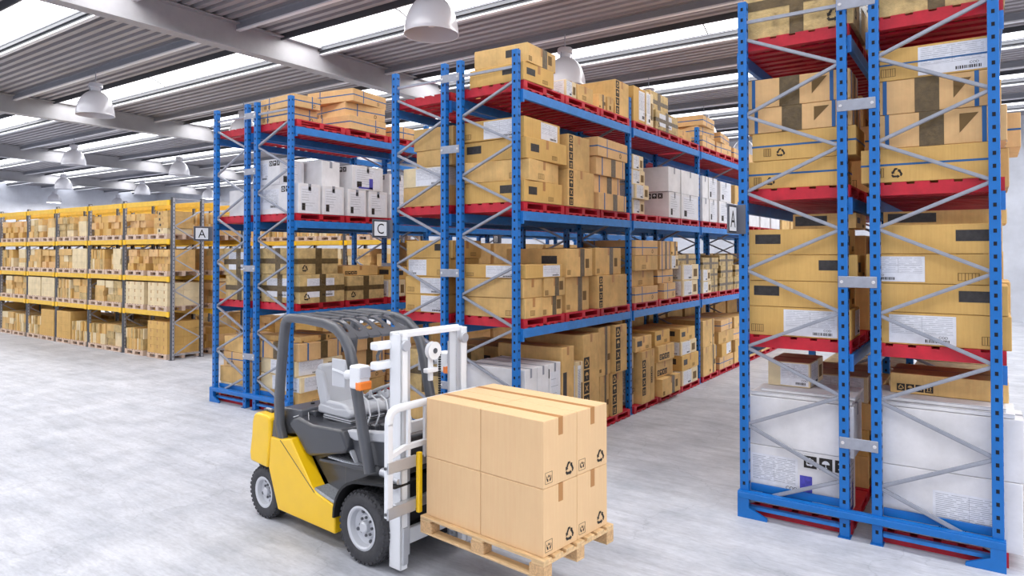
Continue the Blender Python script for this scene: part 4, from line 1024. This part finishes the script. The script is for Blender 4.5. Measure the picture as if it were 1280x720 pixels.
# mast
ms = empty('mast', (.262, 0, 0)); ms.parent = fk
for c, sg in ((.14, 1), (.82, -1)):
    m = MB()   # outer channel: web outside, flanges front and rear
    m.cbox(-.075, .075, c-.08*sg if sg == 1 else c+.062, c-.062 if sg == 1 else c+.08, .06, 2.09, 'lift_white', .003)
    ya, yb = sorted((c-.08*sg, c+.0*sg))
    m.cbox(-.075, -.058, ya, yb, .06, 2.09, 'lift_white', .003); m.cbox(.058, .075, ya, yb, .06, 2.09, 'lift_white', .003)
    m.build('outer_channel', ms)
    ya, yb = sorted((c-.055*sg, c+.045*sg))
    m = MB().cbox(-.05, .055, c+(.02*sg if sg == 1 else -.045), c+(.045 if sg == 1 else -.02), .16, 2.06, 'lift_white', .003)
    m.cbox(.04, .058, ya, yb, .16, 2.06, 'lift_silver', .003); m.cbox(-.05, -.034, ya, yb, .16, 2.06, 'lift_silver', .003); m.build('inner_channel', ms)
    MB().lathe([(0, -.03), (.045, -.03), (.05, -.02), (.05, .02), (.045, .03), (0, .03)], 'lift_silver', 20, axis='x', c=(.068, c-.03*sg, 1.99)).build('mast_roller', ms, smooth=40)
    MB().cbox(.06, .09, c-.06, c+.0, .10, .42, 'lift_silver', .005).build('foot_block', ms)
MB().cbox(-.075, -.03, .06, .90, 2.06, 2.105, 'lift_white', .006).cbox(-.0, .05, .1, .86, 2.055, 2.10, 'lift_white', .005).build('top_tie', ms)
MB().cbox(-.075, -.03, .2, .76, 1.18, 1.28, 'lift_white', .006).build('middle_tie', ms)
MB().cbox(-.075, -.03, .2, .76, .2, .34, 'lift_white', .006).build('lower_tie', ms)
for z in (1.99, 1.82): MB().cbox(-.14, -.05, -.11, .14, z-.035, z+.035, 'lift_white', .012).build('side_bracket', ms, bevel=.008)
MB().tube([(-.10, -.02, 1.96), (-.13, -.03, 1.9), (-.13, -.02, 1.84), (-.11, .0, 1.80), (-.09, .02, 1.76)], .014, 'lift_grey', 8).build('hydraulic_hose', ms)
MB().tube([(-.05, .24, .12), (-.05, .24, 1.95)], .028, 'lift_silver', 14).build('lift_cylinder', ms, smooth=60)
MB().tube([(-.05, .80, .12), (-.05, .80, 1.95)], .028, 'lift_silver', 14).build('lift_cylinder', ms, smooth=60)
MB().lathe([(0, -.03), (.02, -.035), (.028, -.02), (.062, -.02), (.078, -.028), (.082, -.022), (.07, 0), (.082, .022), (.062, .02), (0, .03)], 'lift_white', 28, axis='x', c=(.02, .50, 1.90)).build('chain_pulley', ms, smooth=40)
MB().lathe([(0, .032), (.025, .032), (.025, .024)], 'lift_grey', 14, axis='x', c=(.02, .50, 1.90)).build('pulley_pin', ms)
MB().cbox(-.03, .0, .475, .525, 1.62, 1.88, 'lift_white', .006).cbox(-.03, .03, .42, .56, 1.70, 1.74, 'lift_white', .006).build('pulley_yoke', ms)
m = MB(); z = .7
while z < 1.93: m.box(.01, .03, .575, .592, z, z+.016, 'lift_black'); z += .022
m.build('lift_chain', ms)
# carriage and load backrest
ca = empty('fork_carriage', (.342, 0, 0)); ca.parent = fk
for z in (.62, .98): MB().cbox(.0, .05, -.04, 1.06, z-.045, z+.045, 'lift_silver', .006).build('carriage_bar', ca)
MB().cbox(.065, .105, .17, .215, .55, 1.07, 'lift_yellow', .006).build('carriage_plate', ca)
MB().cbox(-.0, .05, .80, .88, .58, 1.02, 'lift_yellow', .006).build('carriage_plate', ca)
for y in (-.15, 1.13):
    sg = 1 if y < 0 else -1
    yy = y if sg == 1 else y
    MB().cbox(.02, .07, min(yy, yy+.06*sg), max(yy, yy+.06*sg), .58, 1.37, 'lift_white', .006).build('backrest_post', ca)
top = [(.045, -.12, 1.35), (.045, -.115, 1.41), (.045, -.09, 1.455), (.045, -.04, 1.475), (.045, .04, 1.48), (.045, .94, 1.48), (.045, 1.02, 1.475), (.045, 1.07, 1.455), (.045, 1.095, 1.41), (.045, 1.10, 1.35)]
MB().sweep(top, .05, .06, 'lift_white', side=(1, 0, 0), c=.006).build('backrest_frame', ca, smooth=50)
for z in (1.13,): MB().sweep([(.045, -.10, z-.04), (.045, .05, z), (.045, .93, z), (.045, 1.08, z-.04)], .04, .05, 'lift_white', side=(1, 0, 0), c=.006).build('backrest_crossbar', ca)
for y in (.10, .30, .50, .70, .90): MB().cbox(.03, .06, y-.018, y+.018, 1.0, 1.47, 'lift_white', .004).build('backrest_bar', ca)
for y in (-.13, 1.02):
    for z in (.62, 1.0):
        MB().cbox(.055, .075, y-.02, y+.295 if y < 0 else y+.12, z-.05, z+.05, 'lift_silver', .004).build('side_plate', ca)
for y in (.02, .98): MB().lathe([(0, -.01), (.012, -.01), (.014, 0)], 'lift_grey', 8, axis='y', c=(.05, -.155, .62 if y < .5 else 1.0)).build('bolt', ca)
for c in (.38, .80):
    MB().prism([(.05, .43), (.10, .43), (1.22, .44), (1.22, .452), (.11, .475), (.10, 1.03), (.05, 1.03)], c-.05, c+.05, 'lift_grey').build('fork', ca, bevel=.004)
MB().tube([(.16, .10, .84), (.22, .08, .82), (.32, .06, .82)], .028, 'lift_silver', 12).tube([(.05, .1, .84), (.17, .1, .84)], .04, 'lift_silver', 14).build('tilt_cylinder', fk, smooth=50)
MB().tube([(.05, WD-.1, .84), (.32, WD-.06, .82)], .03, 'lift_silver', 12).build('tilt_cylinder', fk, smooth=50)

# ------------------------------------------------------------------ pallet on the forks with eight boxes
TP = -.111
PXc, PYc = -2.698, 4.293
c_, s_ = cos(TP), sin(TP)
BL, BW, BH = 1.286/2, .851/2, 1.003/2
def pw(a, b): # a back from the front, b leftwards
    return (PXc-a*c_-b*s_, PYc-a*s_+b*c_)
ctr = pw(BL, BW)
PZ = .55-.144
pl = empty('wooden_pallet', (*pw(BL-.002, BW), PZ), TP)
tag(pl, 'pale pine pallet raised on the forklift forks under eight boxes', 'pallet')
PL_, PWd = 1.35, .93
n = 7; bw = .10; g = (PWd-n*bw)/(n-1)
for i in range(n):
    y = -PWd/2+i*(bw+g); MB().cbox(-PL_/2, PL_/2, y, y+bw, .122, .144, 'pallet_pine', .003).build('deck_board', pl)
for x in (-PL_/2, -.06, PL_/2-.12): MB().cbox(x, x+.12, -PWd/2, PWd/2, .100, .121, 'pallet_pine', .003).build('cross_board', pl)
for x in (-PL_/2, -.07, PL_/2-.14):
    for y in (-PWd/2, -.05, PWd/2-.10): MB().cbox(x, x+.14, y, y+.10, .018, .0995, 'pine_block', .003).build('block', pl)
for y in (-PWd/2, -.05, PWd/2-.10): MB().cbox(-PL_/2, PL_/2, y, y+.10, 0, .0175, 'pallet_pine', .003).build('base_board', pl)
for k in (0, 1):
    for i in (0, 1):
        for j in (0, 1):
            x, y = pw(BL*(i+.5), BW*(j+.5))
            gp = .004
            w, d, h = BL-gp, BW-gp, BH-.003
            o = MB().cbox(-w/2, w/2, -d/2, d/2, 0, h, 'card_new', .004).build('cardboard_box', loc=(x, y, .551+k*BH), rz=TP)
            tag(o, 'tan cardboard box on the forklift pallet, %s layer, %s, %s' % (('lower', 'upper')[k], ('outer end', 'mast end')[i], ('near side', 'far side')[j]), 'box', 'cardboard boxes on the forklift')
            t = MB(); t.box(-w/2-.0015, w/2+.0015, -.028, .028, h, h+.0012, 'tape_tan')
            t.box(w/2, w/2+.0015, -.028, .028, h-.135, h, 'tape_tan').box(-w/2-.0015, -w/2, -.028, .028, h-.135, h, 'tape_tan'); t.build('tape', o)
            x_ = Dec('R', w, d, h)
            sym(x_, 'recycle', d*.62, h*.05, .12, 'ink', .002)
            a, b, q = d*.05, h*.06, .085
            for r_ in ((a, a+q, b, b+.002), (a, a+q, b+q-.002, b+q), (a, a+.002, b, b+q), (a+q-.002, a+q, b, b+q)): x_.rect(*r_, 'ink', .0018)
            sym(x_, 'hands', a+q*.12, b+q*.1, q*.78, 'ink', .002)
            x_.build('printed_mark', o)
# ------------------------------------------------------------------ camera, daylight
cam = bpy.data.cameras.new('camera'); co = bpy.data.objects.new('camera', cam); COL.objects.link(co)
cam.sensor_width = 36; cam.lens = 856/1280*36; cam.shift_y = -(360-302.8)/1280
cam.clip_start = .05; cam.clip_end = 300
co.location = (0, 0, H); co.rotation_euler = (rad(90.85), 0, rad(34.76))
SC.camera = co
w = bpy.data.worlds.new('world'); SC.world = w; w.use_nodes = True
bg = w.node_tree.nodes['Background']; bg.inputs[0].default_value = (.93, .96, 1, 1); bg.inputs[1].default_value = 1.8
for y in SKY:   # daylight falling through each skylight strip
    for cx, sx in ((-8, 48), (-45, 26)):
        ld = bpy.data.lights.new('skylight_daylight', 'AREA'); ld.shape = 'RECTANGLE'; ld.size = sx-1; ld.size_y = SW-.1; ld.energy = 24*sx; ld.color = (1, .99, .97)
        lo = bpy.data.objects.new('skylight_daylight', ld); COL.objects.link(lo); lo.location = (cx, y+SW/2, ZC+.03)
SC.view_settings.view_transform = 'Standard'; SC.view_settings.look = 'None'; SC.view_settings.gamma = 1
SC.view_settings.use_curve_mapping = False; SC.view_settings.exposure = -.16
SC.cycles.max_bounces = 6; SC.cycles.diffuse_bounces = 4; SC.cycles.glossy_bounces = 3; SC.cycles.use_denoising = True
SC.cycles.sample_clamp_indirect = 6
